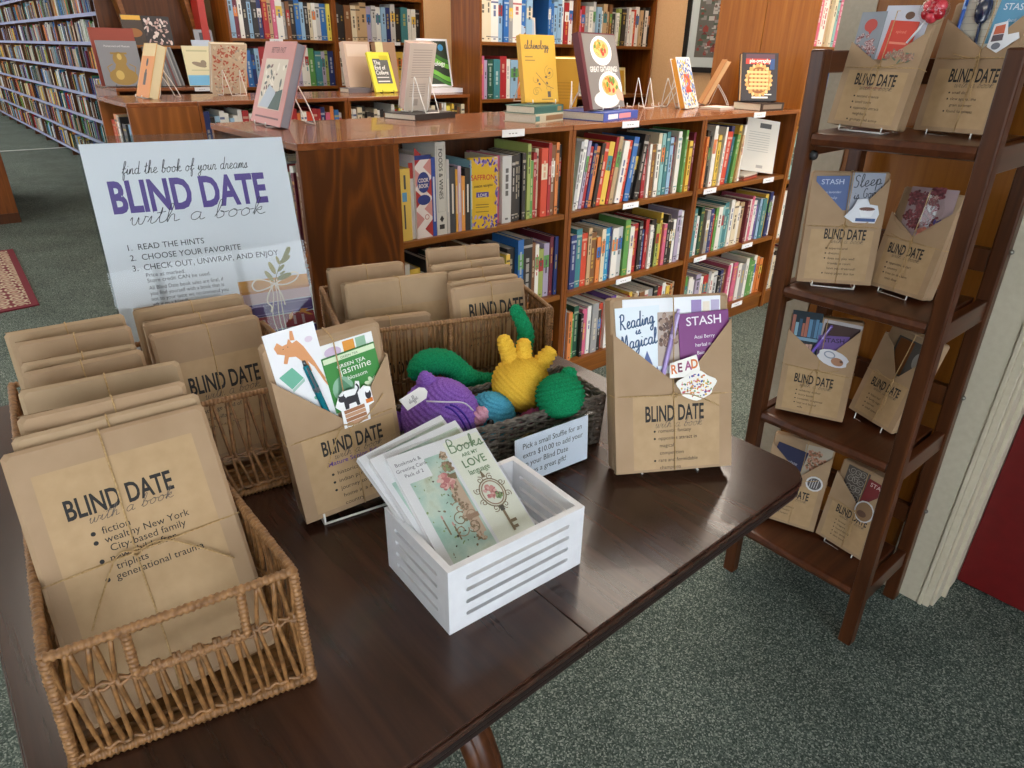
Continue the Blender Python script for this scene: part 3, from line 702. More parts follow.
def kraft_book(label, p, w, h, t, sheet=None, head=None, lines=(), pocket=None, tw=(0, .45), extra=None, tails=True, seed=0, lead=1.45, cap=None, mat='kraft', group=None, sub=None, tape=True):
    """p = pose tuple; sheet=(x0,x1,z0,z1) label; head=(xc,ztop,width); pocket=[(x,z)...] top outline; tw=(x of the upright string, height share of the level one)"""
    mw = pose(*p); o = thing('wrapped_book', label, 'book parcel', mw, group); rn = random.Random(seed + int(w*1e4))
    mats = KM(); mats[0] = M[mat]
    b = MB(); round_box(b, w, h, t, 0)
    # folded paper ends at the top corners and on the side
    for s in (-1,) if tw[1] == 0 else ():
        b.add([(s*(w/2 - .001), t*.15, h + .0002), (s*(w/2 - .034), t*.5, h + .0004), (s*(w/2 - .001), t*.85, h + .0002)], [(0, 1, 2), (2, 1, 0)], 0)
        b.tube([(s*(w/2 - .002), t*.15, h + .0003), (s*(w/2 - .03), t*.5, h + .0006), (s*(w/2 - .002), t*.85, h + .0003)], .0004, 4, 6)
    fy = 0
    if pocket:
        fy = -.0105
    y = fy - .0006
    l = MB()
    if sheet: l.rect(*sheet, fy - .0003, 1)
    if head: blind_date(l, *head, y, cap=cap)
    if lines: bullets(l, lines[0], lines[1], lines[2], lines[3], y, lead)
    if sub: l.text(sub[0], sub[1], sub[2], sub[3], y, sub[4], 'CENTER', 1, .01)
    host = b.build('wrapping', mats, o)
    if pocket:
        c = MB(); pts = [(-w/2, 0), (w/2, 0)] + pocket
        c.prism(pts, fy, fy + .0012)
        c.box(-w/2, -w/2 + .0012, fy + .0012, .001, .001, pocket[-1][1] - .002); c.box(w/2 - .0012, w/2, fy + .0012, .001, .001, pocket[0][1] - .002); c.box(-w/2, w/2, fy + .0012, .001, 0, .0012)
        host = c.build('front_pocket', mats, o)
    if l.v: l.build('paper_label', mats, host)
    # string
    s = MB(); r = .0009; yf = fy - .0017; x = tw[0]; z = h*tw[1]
    zt = h + .001
    loop = [(x, yf, -.0012 + .002), (x + .0008, yf, h*.2), (x - .001, yf, h*.5), (x + .0005, yf, h*.8), (x, yf if not pocket else min(yf, -.0016), h - .002), (x, .002, zt), (x, t*.5, zt + .0004), (x, t - .002, zt), (x, t + .0012, h - .004), (x, t + .0012, h*.5), (x, t + .0012, .004)]
    s.tube(loop, r, 5)
    if tw[1]:
        sl = rn.uniform(-.004, .004)
        s.tube([(-w/2 - .0012, t*.5, z + sl), (-w/2 - .001, fy + .001, z + sl), (-w/4, yf - .0003, z + sl*.5), (x, yf - .0008, z), (w/4, yf - .0003, z - sl*.5), (w/2 + .001, fy + .001, z - sl), (w/2 + .0012, t*.5, z - sl), (w/2 + .001, t, z - sl)], r, 5)
        if tails:
            k = tails if isinstance(tails, (list, tuple)) else [(w*.3, -h*.12), (-w*.28, -h*.2)]
            for a, c_ in k: s.tube(smoothline([(x, yf - .002, z), (x + a*.3, yf - .004, z + abs(c_)*.06), (x + a*.7, yf - .003, z + c_*.5), (x + a, yf - .0025, z + c_)], 4), r*.9, 5)
            s.tube([(x + .004*math.cos(q*.9), yf - .0025 - .0015*math.sin(q*1.3), z + .004*math.sin(q*.9)) for q in range(9)], r, 5)
    s.build('twine', M['twine'], o)
    return o, mw, y
G1 = 'wrapped books in the front wicker basket'
FL = ['*fiction', '*wealthy New York', 'City-based family', '*new child after', 'triplets', '*generational trauma']
kraft_book('brown paper parcel in front of the front basket listing wealthy New York family', (.0675, .544, .790, -2.8, -32.4, .3), .177, .264, .0095, (-.071, .069, .03, .237), (-.0075, .2075, .093), (-.031, .1665, .0098, FL), None, (-.009, .53), tails=[(.08, -.040), (-.053, -.055)], seed=1, lead=.93, cap=.0195)
kraft_book('thin brown parcel right behind the wealthy New York parcel', (.0745, .5585, .79, -3.2, -32, 0), .166, .270, .0085, None, None, (), None, (-.004, 0), mat='kraft2')
kraft_book('thin brown parcel third from the front of the front basket', (.071, .5735, .79, -5, -32, 0), .150, .281, .0085, None, None, (), None, (.006, 0))
kraft_book('wide brown parcel in the middle of the front basket, tallest of the pile', (.0815, .684, .80, -7.5, -27, 0), .156, .250, .022, (-.06, .07, .02, .19), None, (), None, (.002, 0), mat='kraft2')
kraft_book('small brown parcel behind the wide middle parcel of the front basket', (.085, .776, .794, -4.1, -20, 0), .122, .240, .02, (-.05, .055, .02, .21), None, (), None, (-.004, 0))
kraft_book('brown parcel third from the rear of the front basket, barely showing', (.08, .803, .794, -7.6, -20, 0), .119, .240, .022, None, None, (), None, (.002, 0), mat='kraft2')
kraft_book('brown parcel second from the rear of the front basket, with paper label', (.085, .876, .794, -9, -20, 0), .128, .240, .03, (-.053, .058, .02, .205), None, (), None, (.0, 0))
kraft_book('rearmost brown parcel of the front basket, against the green carpet', (.091, .923, .794, -4.7, -20, 0), .136, .240, .032, None, None, (), None, (-.001, 0), mat='kraft2')
HF = ['*historical fiction', '*strange child of', 'the village', '*family secrets']
kraft_book('front parcel of the middle basket with BLIND DATE label', (.252, .905, .79, -3.9, -12, 0), .147, .21, .026, (-.055, .062, .02, .165), (.008, .142, .098), (-.03, .098, .0085, HF), None, (.0, .3), tails=[(-.05, .02)], seed=2)
kraft_book('middle parcel of the three in the middle basket', (.257, .957, .79, -6.7, -12, 0), .149, .21, .028, None, None, (), None, (.0, 0))
kraft_book('rear parcel of the middle basket, touching the poster', (.26, 1.012, .79, -8.4, -12, 0), .156, .212, .03, None, None, (), None, (.002, 0), mat='kraft2')
kraft_book('thick brown parcel at left of the deep basket, wider than its neighbours', (.61, .988, .79, -15, -12, 0), .2, .19, .04, (-.07, .085, .02, .14), None, (), None, (.0, 0), mat='kraft2')
kraft_book('small thick brown parcel in front of the wide one in the deep basket', (.55, .935, .785, -18, -12, 0), .15, .15, .03, (-.06, .06, .01, .11), (0, .07, .09), (), None, (.0, 0))
kraft_book('rear left brown parcel of the deep basket, against the wood panel', (.588, 1.062, .79, -14.6, -12, 0), .144, .2, .03, None, None, (), None, (-.002, 0))
kraft_book('front right parcel of the deep basket, BLIND DATE showing above the rim', (.727, .871, .79, -14, -12, 0), .146, .188, .014, (-.06, .064, .02, .165), (.012, .155, .11), (-.04, .10, .008, ['*mystery', '*small town', '*old friends']), None, (.004, 0))
kraft_book('second right parcel of the deep basket', (.735, .892, .79, -15, -12, 0), .137, .19, .024, None, None, (), None, (.0, 0), mat='kraft2')
kraft_book('third right parcel of the deep basket', (.762, .938, .79, -14, -12, 0), .132, .193, .024, None, None, (), None, (.003, 0))
kraft_book('fourth right parcel of the deep basket', (.765, .978, .79, -14, -12, 0), .157, .197, .02, None, None, (), None, (.004, 0), mat='kraft2')
kraft_book('rearmost right parcel of the deep basket, tallest of the row', (.788, 1.028, .79, -19, -12, 0), .154, .212, .02, None, None, (), None, (.002, 0))
# ---- gift inserts (each its own thing, tucked into a parcel)
def insert(name, label, cat, mw, x, z, rot, draw, mats, depth=-.0035, group=None):
    m = mw @ Matrix.Translation((x, depth, z)) @ Matrix.Rotation(R(-rot), 4, 'Y')
    b = MB(); draw(b); o = b.build(name, mats); o.matrix_world = m
    return tag(o, label, cat, group)
def card(w, h, m=0):
    def f(b): b.box(-w/2, w/2, 0, .0006, 0, h, m)
    return f
def pen(b, L=.13, r=.0042):
    def rev(zs, rs, mat):
        n = 10; v = [(r_*math.cos(2*math.pi*k/n), r_*math.sin(2*math.pi*k/n), z_) for z_, r_ in zip(zs, rs) for k in range(n)]
        b.add(v, [(i*n+k, i*n+(k+1) % n, (i+1)*n+(k+1) % n, (i+1)*n+k) for i in range(len(zs)-1) for k in range(n)] + [tuple(range(n-1, -1, -1)), tuple(range((len(zs)-1)*n, len(zs)*n))], mat, True)
    rev([0, .012, .085, .086], [.001, r*.85, r, r], 0); rev([.086, .092], [r*1.05, r*1.05], 1); rev([.092, .122, .124], [r, r*.9, r*.55], 0); rev([.124, L], [r*.55, r*.5], 1)
    b.box(-.0012, .0012, -r - .0014, -r - .0006, .085, .122, 1); b.box(-.0012, .0012, -r - .0006, 0, .116, .121, 1)
CP = ['f4f2f2', 'e0a06c', '3f9f86', '262523', '1f5a33', 'f0e3b4', 'e58b3a', '8fae98', 'd9c0d8', '58a36b']
def cols(*h): return [plain(x, .5) for x in h]
def cat_bookmark(b):
    b.box(-.031, .031, 0, .0006, 0, .165, 0); y = -.0003
    cat_ = [(-.022,.146),(-.017,.152),(-.012,.146),(-.006,.147),(-.003,.153),(.0,.146),(.006,.148),(.012,.138),(.02,.115),(.024,.1),(.028,.088),(.0265,.087),(.021,.098),(.018,.108),(.012,.118),(.014,.104),(.01,.103),(.007,.118),(0,.128),(-.008,.13),(-.012,.122),(-.016,.124),(-.012,.134),(-.02,.138)]
    b.poly(cat_, y, 1); b.poly([(-.002,.15),(.001,.162),(.004,.161),(.004,.149)], y - .0001, 1)
    b.tube(smoothline([(.022,.1,), (.027,.086), (.032-.003,.075)], 3) and [(p[0], y, p[1]) for p in smoothline([(.022,.1),(.026,.086),(.030,.076)], 3)], .0012, 5, 1)
    b.ell(-.012,.142,.0006,.0006,y-.0002,3,8); b.ell(-.006,.143,.0006,.0006,y-.0002,3,8)
    b.poly([(-.026,.108),(-.008,.116),(.002,.098),(-.015,.088)], y, 2); b.poly([(-.0145,.0875),(.0025,.0975),(.0025,.0935),(-.0145,.0835)], y, 4)
    b.text('BOOKS', -.022, .056, .011, y, 3, 'LEFT', .7); b.text('& CATS', -.022, .043, .011, y, 3, 'LEFT', .7)
    for q in (-.0022, .0022): b.ell(.013 + q, .067, .0032, .003, y, 2, 10)
    b.poly([(.0085,.0665),(.0175,.0665),(.013,.061)], y, 2)
    b.ell(.02, .145, .005, .004, y, 5, 10)
def tea(b, bg=0, w=.07, h=.078, text='STASH', t2=(), ts=.0135):
    b.box(-w/2, w/2, 0, .002, 0, h, bg); y = -.0004
    b.text(text, 0, h*.76, ts, y, 1, 'CENTER', 1.05, .008)
    zz = h*.5
    for q in t2: b.text(q, 0, zz, .0075, y, 1, 'CENTER'); zz -= .012
CB = (.343, .714, .785, -8.8, -2.1, -4.2)
o, mw, yf = kraft_book('brown parcel with stretching-cat bookmark, tea and teal pen in its pocket', CB, .148, .248, .03, (-.057, .068, .008, .122), (.008, .113, .083), (-.020, .058, .0086, ['*historical fiction', '*indian partition', '*journey to find a', 'home in a divided', 'country']),
    [(.074, .208), (.012, .125), (-.074, .212)], (.008, .505), tails=[(.05, .03), (-.04, -.05)], seed=4, sub=('Mature Senior Edition', .012, .0735, .0095, 4))
insert('bookmark', 'white bookmark with stretching orange cat, in the parcel beside the white crate', 'bookmark', mw, -.031, .105, 3, cat_bookmark, cols('f1f0f2', 'dd9a66', '6fb69a', '2b2a2a', 'a9c9bb', 'e3d3e0'), -.0022)
def jas(b):
    tea(b, 0, .07, .078, 'GREEN TEA', (), .007); y = -.0005
    b.rect(-.034, .034, .07, .077, -.0006, 2); b.text('GREEN TEA', 0, .0715, .0045, -.0008, 3, 'CENTER')
    b.text('jasmine', .004, .05, .014, y, 1, 'CENTER'); b.text('blossom', .004, .04, .008, y, 1, 'CENTER')
    b.ell(-.018,.03,.014,.018,y,4); b.poly([(-.03,.012),(-.02,.05),(-.008,.03),(-.005,.01)], y-.0001, 5)
    for k in range(7): b.ell(.02+.006*math.cos(k*.9), .024+.006*math.sin(k*.9), .005, .0028, y-.0002, 2, 10, k*51)
insert('tea_bag', 'green jasmine tea envelope in the cat parcel pocket', 'tea bag', mw, .031, .145, 4, jas, cols('3d8a3e', 'f2f4ec', 'd9e8c3', '3d6a33', '8fb79b', '5c8f6d'), -.0048)
insert('paper_card', 'white card with coloured tabs behind the green tea envelope', 'card', mw, .028, .15, 2, lambda b: (b.box(-.034,.036,0,.0006,0,.088,0), b.rect(-.004,.011,.072,.086,-.0003,1), b.rect(.013,.026,.072,.086,-.0003,2), b.ell(-.018,.076,.011,.007,-.0003,3), b.rect(.022,.0345,.03,.07,-.0004,4)), cols('f1f0ee', 'e59a3c', '93b89a', 'd3bcd4', 'e9ecc8'), -.0012)
insert('pen', 'teal metallic pen with silver cap in the cat parcel pocket', 'pen', mw, -.006, .098, 11, lambda b: pen(b), [plain('137c8c', .25, .3), plain('6c7078', .3, .7)], -.0052)
def cat_sticker(b):
    b.prism([(-.022,0),(.014,0),(.0165,.02),(.024,.022),(.024,.045),(.016,.05),(.01,.046),(.012,.058),(.007,.06),(.004,.05),(-.012,.052),(-.018,.048),(-.026,.034),(-.02,.026)], -.0008, 0, 0); y = -.0011
    for i in range(4): b.rect(-.017, .011, .002 + i*.006, .0072 + i*.006, y, 1 + i % 2)
    b.poly([(-.014,.026),(-.014,.04),(-.008,.043),(.002,.042),(.006,.046),(.006,.026),(.002,.026),(.001,.032),(-.008,.032),(-.009,.026)], y, 3); b.ell(-.015,.042,.005,.0045,y-.0001,3); b.tube([(q[0], y, q[1]) for q in smoothline([(.005,.044),(.009,.05),(.007,.056)],3)], .0011, 5, 3)
    b.poly([(-.0195,.045),(-.019,.049),(-.0165,.046)],y,3); b.poly([(-.0135,.046),(-.011,.049),(-.0115,.0445)],y,3)
    b.ell(.019,.036,.004,.007,y,3); b.ell(.019,.041,.0025,.0025,y-.0001,0); b.rect(.014,.0235,.024,.03,y,4)
insert('sticker', 'black cat on books sticker on the cat parcel', 'sticker', mw, .022, .124, 4, cat_sticker, cols('f4f4f4', 'c79a78', 'a9744f', '2e2c33', 'd97a2c'), yf - .0022)
MBK = (.759, .4875, .7805, -32.4, -18.5, -.9)
o, mw, yf = kraft_book('brown parcel standing alone at table right with castle bookmark and purple tea', MBK, .183, .264, .034, (-.064, .072, .004, .117), (.001, .102, .092), (-.025, .060, .0078, ['*romantic fantasy', '*opposites attract in', 'magical', 'competition', '*rare and formidable', 'champions']),
    [(.0915, .226), (.01, .128), (-.0915, .212)], (.0, .44), tails=[(.07, -.02)], seed=5)
def castle(b):
    b.box(-.034, .034, 0, .0006, 0, .15, 0); y = -.0003
    b.script('Reading', -.001, .121, .022, y, .0021, 1, 'CENTER', .2, 8, fit=.054); b.script('is', .0, .110, .013, y, .0016, 1, 'CENTER', .2, 8, 1.0); b.script('Magical', .001, .091, .022, y, .0021, 1, 'CENTER', .2, 8, fit=.056)
    b.rect(.006,.018,.0,.062,y,2); b.poly([(.004,.062),(.02,.062),(.012,.084)],y-.0001,3); b.rect(.022,.031,.0,.04,y,2); b.poly([(.0205,.04),(.0325,.04),(.0265,.06)],y-.0001,3); b.rect(.010,.014,.03,.04,y-.0001,4); b.rect(.018,.024,0,.02,y,5)
insert('bookmark', 'pale blue Reading is Magical bookmark with small castle, in the lone parcel', 'bookmark', mw, -.047, .10, 2, castle, cols('e4edf4', '30527a', 'e0b9b0', '4a5f9a', '6b6f94', 'cbd6ea'), -.0022)
insert('tea_bag', 'purple acai berry tea envelope in the lone parcel at table right', 'tea bag', mw, .053, .16, 3, lambda b: tea(b, 0, .079, .078, 'STASH', ('Acai Berry', 'herbal tea', 'Baie acai'), .0185), cols('7c2f78', 'f0e6ee'), -.0052)
insert('paper_card', 'white card with cellophane and lilac tabs behind the purple tea envelope', 'card', mw, .012, .148, 0, lambda b: (b.box(-.086,.066,0,.0006,0,.113,0), b.rect(.02,.036,.085,.108,-.0003,1), b.rect(.038,.049,.085,.105,-.0003,2), b.rect(.051,.064,.085,.107,-.0003,3)), cols('eef0f4', '9a82b8', 'e9dccb', 'b9aecd'), -.0010)
insert('pen', 'lilac pen leaning beside the purple tea envelope', 'pen', mw, -.0225, .118, -15, lambda b: pen(b), [plain('a892cc', .4), plain('c9b8e2', .4)], -.0052)
def choc(b):
    rn = random.Random(3)
    b.box(-.018, .016, 0, .002, 0, .08, 1)
    for i in range(60):
        x, z = rn.uniform(-.014,.013), rn.uniform(.03,.076); b.ell(x, z, .004, .003, -.0003 - i*1e-5, 2 + i % 3, 8, rn.uniform(0,180))
insert('sweets_packet', 'brown speckled sweets packet between castle bookmark and purple tea', 'packet', mw, -.003, .16, 0, choc, cols('eeeeee', 'b9a79b', '7a5a4a', 'a58876', '5c4238'), -.0028)
def read_sticker(b):
    b.prism([(-.024,.02),(-.022,.042),(.02,.05),(.024,.028),(.02,.018)], -.0006, 0, 0); y = -.001
    for i, (c, q) in enumerate(zip('READ', (2, 1, 3, 2))): b.text(c, -.021 + i*.0105, .026 + i*.0015, .019, y - i*1e-5, q, 'LEFT', .8, .03)
insert('sticker', 'READ sticker in orange and maroon letters on the lone parcel', 'sticker', mw, .018, .124, 4, read_sticker, cols('f3efe8', '7c2a44', 'd9762f', 'a5517f'), yf - .0024)
def flower_sticker(b):
    p = [(.03*math.cos(a)*(1 + .12*math.sin(5*a)), .021 + .021*math.sin(a)*(1 + .1*math.cos(4*a))) for a in [2*math.pi*i/28 for i in range(28)]]
    b.prism(p, -.0006, 0, 0); rn = random.Random(9)
    for i in range(110):
        a = rn.uniform(0, 6.28); r = math.sqrt(rn.random()); b.ell(.025*r*math.cos(a), .021 + .017*r*math.sin(a), rn.uniform(.0007,.0022), rn.uniform(.0007,.002), -.0009 - i*4e-6, 1 + i % 5, 7)
insert('sticker', 'round white floral sticker below the purple tea envelope', 'sticker', mw, .034, .108, 0, flower_sticker, cols('f2eee6', 'd98a3a', '7a9a5a', '4a4f9a', 'c9566a', 'e0b84a'), yf - .0034)
def stand(label, mw, w=.09, h=.13, back=.07, mat='wire', lip=.02, z0=0, g='wire book stands', dy=0):
    """wire easel: two ledge hooks in front and a bent leg behind; local floor z = z0"""
    b = MB(); r = .0014
    for s in (-1, 1):
        x = s*w/2
        b.tube(smoothline([(x, dy - lip, .014), (x, dy - lip, .001), (x, dy + .0, -.002), (x, dy + .03, h*.5), (x, dy + .045, h), (x*.96, dy + .05, h*1.02), (x*.9, dy + back*.9, h*.5), (x*.85, dy + back + .03, .0)], 4), r, 6)
    b.tube([(-w/2, dy - lip, .012), (w/2, dy - lip, .012)], r, 6); b.tube([(-w/2*.85, dy + back + .03, 0), (w/2*.85, dy + back + .03, 0)], r, 6)
    o = b.build('wire_stand', M[mat]); o.matrix_world = mw
    return tag(o, label, 'book stand', g)
def stand_for(label, p, w, t, tz, **k):
    stand(label, Matrix.Translation((p[0], p[1], tz + .002)) @ Matrix.Rotation(R(p[3]), 4, 'Z'), w*.55, .12, t + .05, z0=0, **k)
def ledge(label, p, w, t, tz, lip=.012, mat='wire', hh=None, fy=-.007):
    """white wire easel under a leaning parcel: flat U on the surface, uprights behind"""
    b = MB(); r = .0016; x = w/2; sl = math.tan(R(-p[4])); d = t + .004; z = p[2] - tz; H = hh or .09
    f = fy - .004
    b.tube(smoothline([(-x, f, z + .003), (-x, f - .001, .002), (-x, f*.2, .0017), (-x, d*.6, .0017), (-x, d + .012, .002), (-x, d + .008 + sl*H*.5, H*.5), (-x, d + .006 + sl*H, H), (-x*.7, d + .012 + sl*H, H), (-x*.7, d + .06 + sl*H*.4, .002)], 3), r, 6)
    b.tube(smoothline([(x, f, z + .003), (x, f - .001, .002), (x, f*.2, .0017), (x, d*.6, .0017), (x, d + .012, .002), (x, d + .008 + sl*H*.5, H*.5), (x, d + .006 + sl*H, H), (x*.7, d + .012 + sl*H, H), (x*.7, d + .06 + sl*H*.4, .002)], 3), r, 6)
    b.tube([(-x, f - .001, .0022), (x, f - .001, .0022)], r, 6)
    o = b.build('wire_stand', M[mat]); o.matrix_world = Matrix.Translation((p[0], p[1], tz)) @ Matrix.Rotation(R(p[3]), 4, 'Z')
    return tag(o, label, 'book stand')
ledge('white wire stand under the cat bookmark parcel', CB, .1, .03, TZ)
ledge('white wire stand under the lone parcel at table right', MBK, .09, .034, TZ, fy=.022)
def uvball(c, r, n=12, m=8):
    v = []; f = []
    for i in range(m + 1):
        for k in range(n):
            a, e = 2*math.pi*k/n, math.pi*i/m; v.append((c[0] + r*math.sin(e)*math.cos(a), c[1] + r*math.sin(e)*math.sin(a), c[2] - r*math.cos(e)))
    for i in range(m):
        for k in range(n): f.append((i*n+k, i*n+(k+1) % n, (i+1)*n+(k+1) % n, (i+1)*n+k))
    return v, f
# ------------------------------------------------------------------ white slatted crate and the card packs
CR = pose(.410, .5115, TZ, -3.2)
cr = thing('white_crate', 'small white slatted wooden crate holding greeting card packs', 'crate', CR)
cw, cd, ch, ct = .196, .140, .089, .008
def slat_panel(L, h, t, n=4, mar=.022):
    """panel along x from 0..L, front at y=0, with n horizontal slots"""
    b = MB(); z = [0]; s = .0055; pitch = .0172; z0 = .016
    b.box(0, mar, 0, t, 0, h); b.box(L - mar, L, 0, t, 0, h); lo = 0
    for i in range(n):
        a = z0 + i*pitch; b.box(mar, L - mar, 0, t, lo, a)
        for sx in (0, 1):          # rounded slot ends
            x = mar if sx == 0 else L - mar; d = 1 if sx == 0 else -1
            b.prism([(x, a), (x + d*.0022, a), (x + d*.0005, a + s/2), (x + d*.0022, a + s), (x, a + s)], 0, t)
        lo = a + s
    b.box(mar, L - mar, 0, t, lo, h)
    return b
for nm, m in (('front_panel', Matrix.Translation((-cw/2, -cd/2, 0))), ('back_panel', Matrix.Translation((-cw/2, cd/2 - ct, 0)))):
    b = slat_panel(cw, ch, ct); o = b.build(nm, M['box_white'], cr); o.matrix_local = m
for nm, x in (('end_panel', -cw/2), ('end_panel', cw/2 - ct)):
    b = slat_panel(cd - 2*ct, ch, ct, mar=.014); o = b.build(nm, M['box_white'], cr); o.matrix_local = Matrix.Translation((x, cd/2 - ct, 0)) @ Matrix.Rotation(R(-90), 4, 'Z')
b = MB(); b.box(-cw/2 + ct, cw/2 - ct, -cd/2 + ct, cd/2 - ct, .0015, .006); b.build('bottom_panel', M['box_white'], cr)
def watercolor():
    m, nt, b = newmat('watercolour_picture'); mp = coords(nt, (1, 1, 1))
    n = nt.nodes.new('ShaderNodeTexNoise'); n.inputs['Scale'].default_value = 22; n.inputs['Detail'].default_value = 5; nt.links.new(mp.outputs[0], n.inputs['Vector'])
    r = ramp(nt, [(.32, '93b5a4'), (.48, 'b9d3c6'), (.58, 'cfdccb'), (.72, 'b3b58a')]); nt.links.new(n.outputs['Fac'], r.inputs[0]); nt.links.new(r.outputs[0], b.inputs['Base Color']); b.inputs['Roughness'].default_value = .4
    return m
M['water'] = watercolor()
def rose(b, x, z, s, y, mats, rn):
    for i in range(26):
        a, r = rn.uniform(0, 6.28), s*math.sqrt(rn.random())*.9; b.ell(x + r*math.cos(a), z + r*math.sin(a), s*rn.uniform(.2, .45), s*rn.uniform(.15, .35), y - i*8e-6, mats[i % len(mats)], 9, rn.uniform(0, 180))
def scroll(b, x, z, r, y, w, mat, turns=1.4, a0=0, d=1):
    b.ribbon([(x + r*(1 - i/40*.8)*math.cos(R(a0) + d*i/40*turns*6.28), z + r*(1 - i/40*.8)*math.sin(R(a0) + d*i/40*turns*6.28)) for i in range(41)], w, y, mat)
def card_pack(label, p, front=True, seed=0):
    t = thing('card_pack', label, 'greeting cards', pose(*p)); w, h0, h1 = .0645, -.018, .1395; rn = random.Random(seed)
    b = MB(); b.box(-w, w, .0005, .0095, h0, h1); y = 0
    if front:
        b.rect(-.0530, .0065, h0 + .002, .1225, y, 1)
        b.rect(.0105, .0625, h0 + .002, .1335, y, 2)
        b.rect(-.0625, -.022, .0985, .1335, y - .0003, 0)
        for i, s in enumerate(('Bookmark &', 'Greeting Card', 'NoSet 8')): b.text(s if i < 2 else 'Pack of 2', -.042, .124 - i*.0085, .0068, y - .0006, 3, 'CENTER')
        # roses, stone column and candelabra on the picture
        for i in range(9): rose(b, -.004 + rn.uniform(-.006,.006), .118 - i*.014, .006, y - .0004, (9, 10, 8), rn)
        b.poly([(-.012,.085),(.004,.085),(.0035,.01),(-.0095,.01)], y - .0003, 10); b.poly([(-.014,.092),(.0062,.092),(.0045,.084),(-.012,.084)], y - .0005, 9); b.rect(-.011, .0055, .03, .036, y - .0006, 8)
        rose(b, -.012, .085, .0115, y - .0007, (4, 5, 6), rn); rose(b, .0005, .102, .007, y - .0008, (7, 8, 9), rn)
        for k in range(5): scroll(b, -.024 + k*.0055, .022 + (k % 3)*.013, .009, y - .0006, .0013, (8, 9)[k % 2], 1.2, k*70, 1 if k % 2 else -1)
        b.rect(-.0395, -.0375, .022, .042, y - .0006, 9); b.rect(-.031, -.029, .012, .03, y - .0006, 9); b.ell(-.0385,.045,.0012,.003,y-.0006,4); b.ell(-.030,.033,.0012,.003,y-.0006,4)
        for i in range(60): b.ell(rn.uniform(-.052,.005), rn.uniform(-.01,.118), rn.uniform(.0006,.0022), rn.uniform(.0005,.0016), y - .0002 - i*1e-6, rn.choice((7, 9, 12)), 6, rn.uniform(0,180))
        # bookmark: lettering and the ornate key
        b.script('Books', .037, .116, .0185, y - .0006, .0016, 11, 'CENTER', .05, -2, 1.15); b.text('ARE MY', .037, .107, .0068, y - .0006, 11, 'CENTER', 1, .02); b.text('LOVE', .037, .092, .0155, y - .0006, 11, 'CENTER', .9, .015); b.text('language', .037, .081, .0105, y - .0006, 11, 'CENTER', .85, .01)
        for i in range(2): b.ribbon([(.0365 + (.0165 - i*.003)*math.cos(a), .05 + (.019 - i*.003)*math.sin(a)) for a in [k*6.2832/30 for k in range(31)]], .0016, y - .0005, 9 - i)
        for k in range(8): scroll(b, .0365 + .019*math.cos(k*.785 + .4), .05 + .022*math.sin(k*.785 + .4), .0048, y - .0006, .0011, 9, 1.3, k*45, 1 if k % 2 else -1)
        b.poly([(.0335,.072),(.0395,.072),(.0365,.084)], y - .0006, 9)
        b.rect(.0348, .0382, -.004, .032, y - .0006, 9); b.rect(.0382, .044, -.002, .002, y - .0007, 9); b.rect(.0382, .046, .006, .010, y - .0007, 9); b.rect(.0335, .0395, .024, .031, y - .0007, 12)
        rose(b, .0345, .052, .0085, y - .0008, (4, 5, 6), rn); rose(b, .042, .044, .005, y - .0009, (7, 7, 12), rn)
    else:
        b.rect(-.058, .06, .0, .13, y, 1); b.rect(-.0625, -.03, .1, .135, y - .0003, 0)
    b.build('cards', [M['white'], M['water'], plain('eceede', .5), plain('6a6a70', .6), plain('d79a94', .5), plain('c67f7f', .5), plain('e6bcb2', .5), plain('8ba36e', .5), plain('a88a72', .5), plain('8c7a5e', .5), plain('cdb49c', .5), plain('7c9a74', .6), plain('5b564a', .5)], t)
    s = MB(); s.box(-w - .0015, w + .0025, -.0018, -.0014, h0 - .002, h1 + .006); s.box(-w - .0015, w + .0025, .0103, .0107, h0 - .002, h1 + .006); s.build('clear_sleeve', M['cello'], t)
    return t
card_pack('front greeting card pack in the white crate with rose picture and key bookmark', (.389, .479, .8425, -3.8, -59.6, 0), True, 2)
card_pack('middle greeting card pack in the white crate, edge peeping out at left', (.3885, .4985, .843, -3.8, -58.5, -6), False, 3)
card_pack('rear greeting card pack in the white crate, leaning against its back', (.3875, .5175, .8415, -3.8, -57.5, -9), False, 4)
# ------------------------------------------------------------------ small stuffie sign
SS = pose(.609, .595, .777, -5.4, -3.8)
t = thing('tabletop_sign', 'small clear stand with the Pick a small Stuffie note, before the grey basket', 'sign', SS)
b = MB(); b.box(-.069, .069, .0012, .0016, .0035, .0795); lines = ['Pick a small Stuffie for an', 'extra $10.00 to add your', 'to your Blind Date', 'makes a great gift!']
for i, s in enumerate(lines): b.text(s, -.055, .0605 - i*.0148, .0128, .0009, 1, 'LEFT', .87, .004)
b.build('note_paper', [plain('e8ebf3', .6), plain('4f4c4a', .7)], t)
b = MB(); b.box(-.074, .076, -.0012, .0006, 0, .082); b.box(-.074, .076, .0022, .0038, 0, .082); b.box(-.074, .076, .0038, .034, -.0014, .0004); b.build('acrylic_holder', M['acrylic'], t)
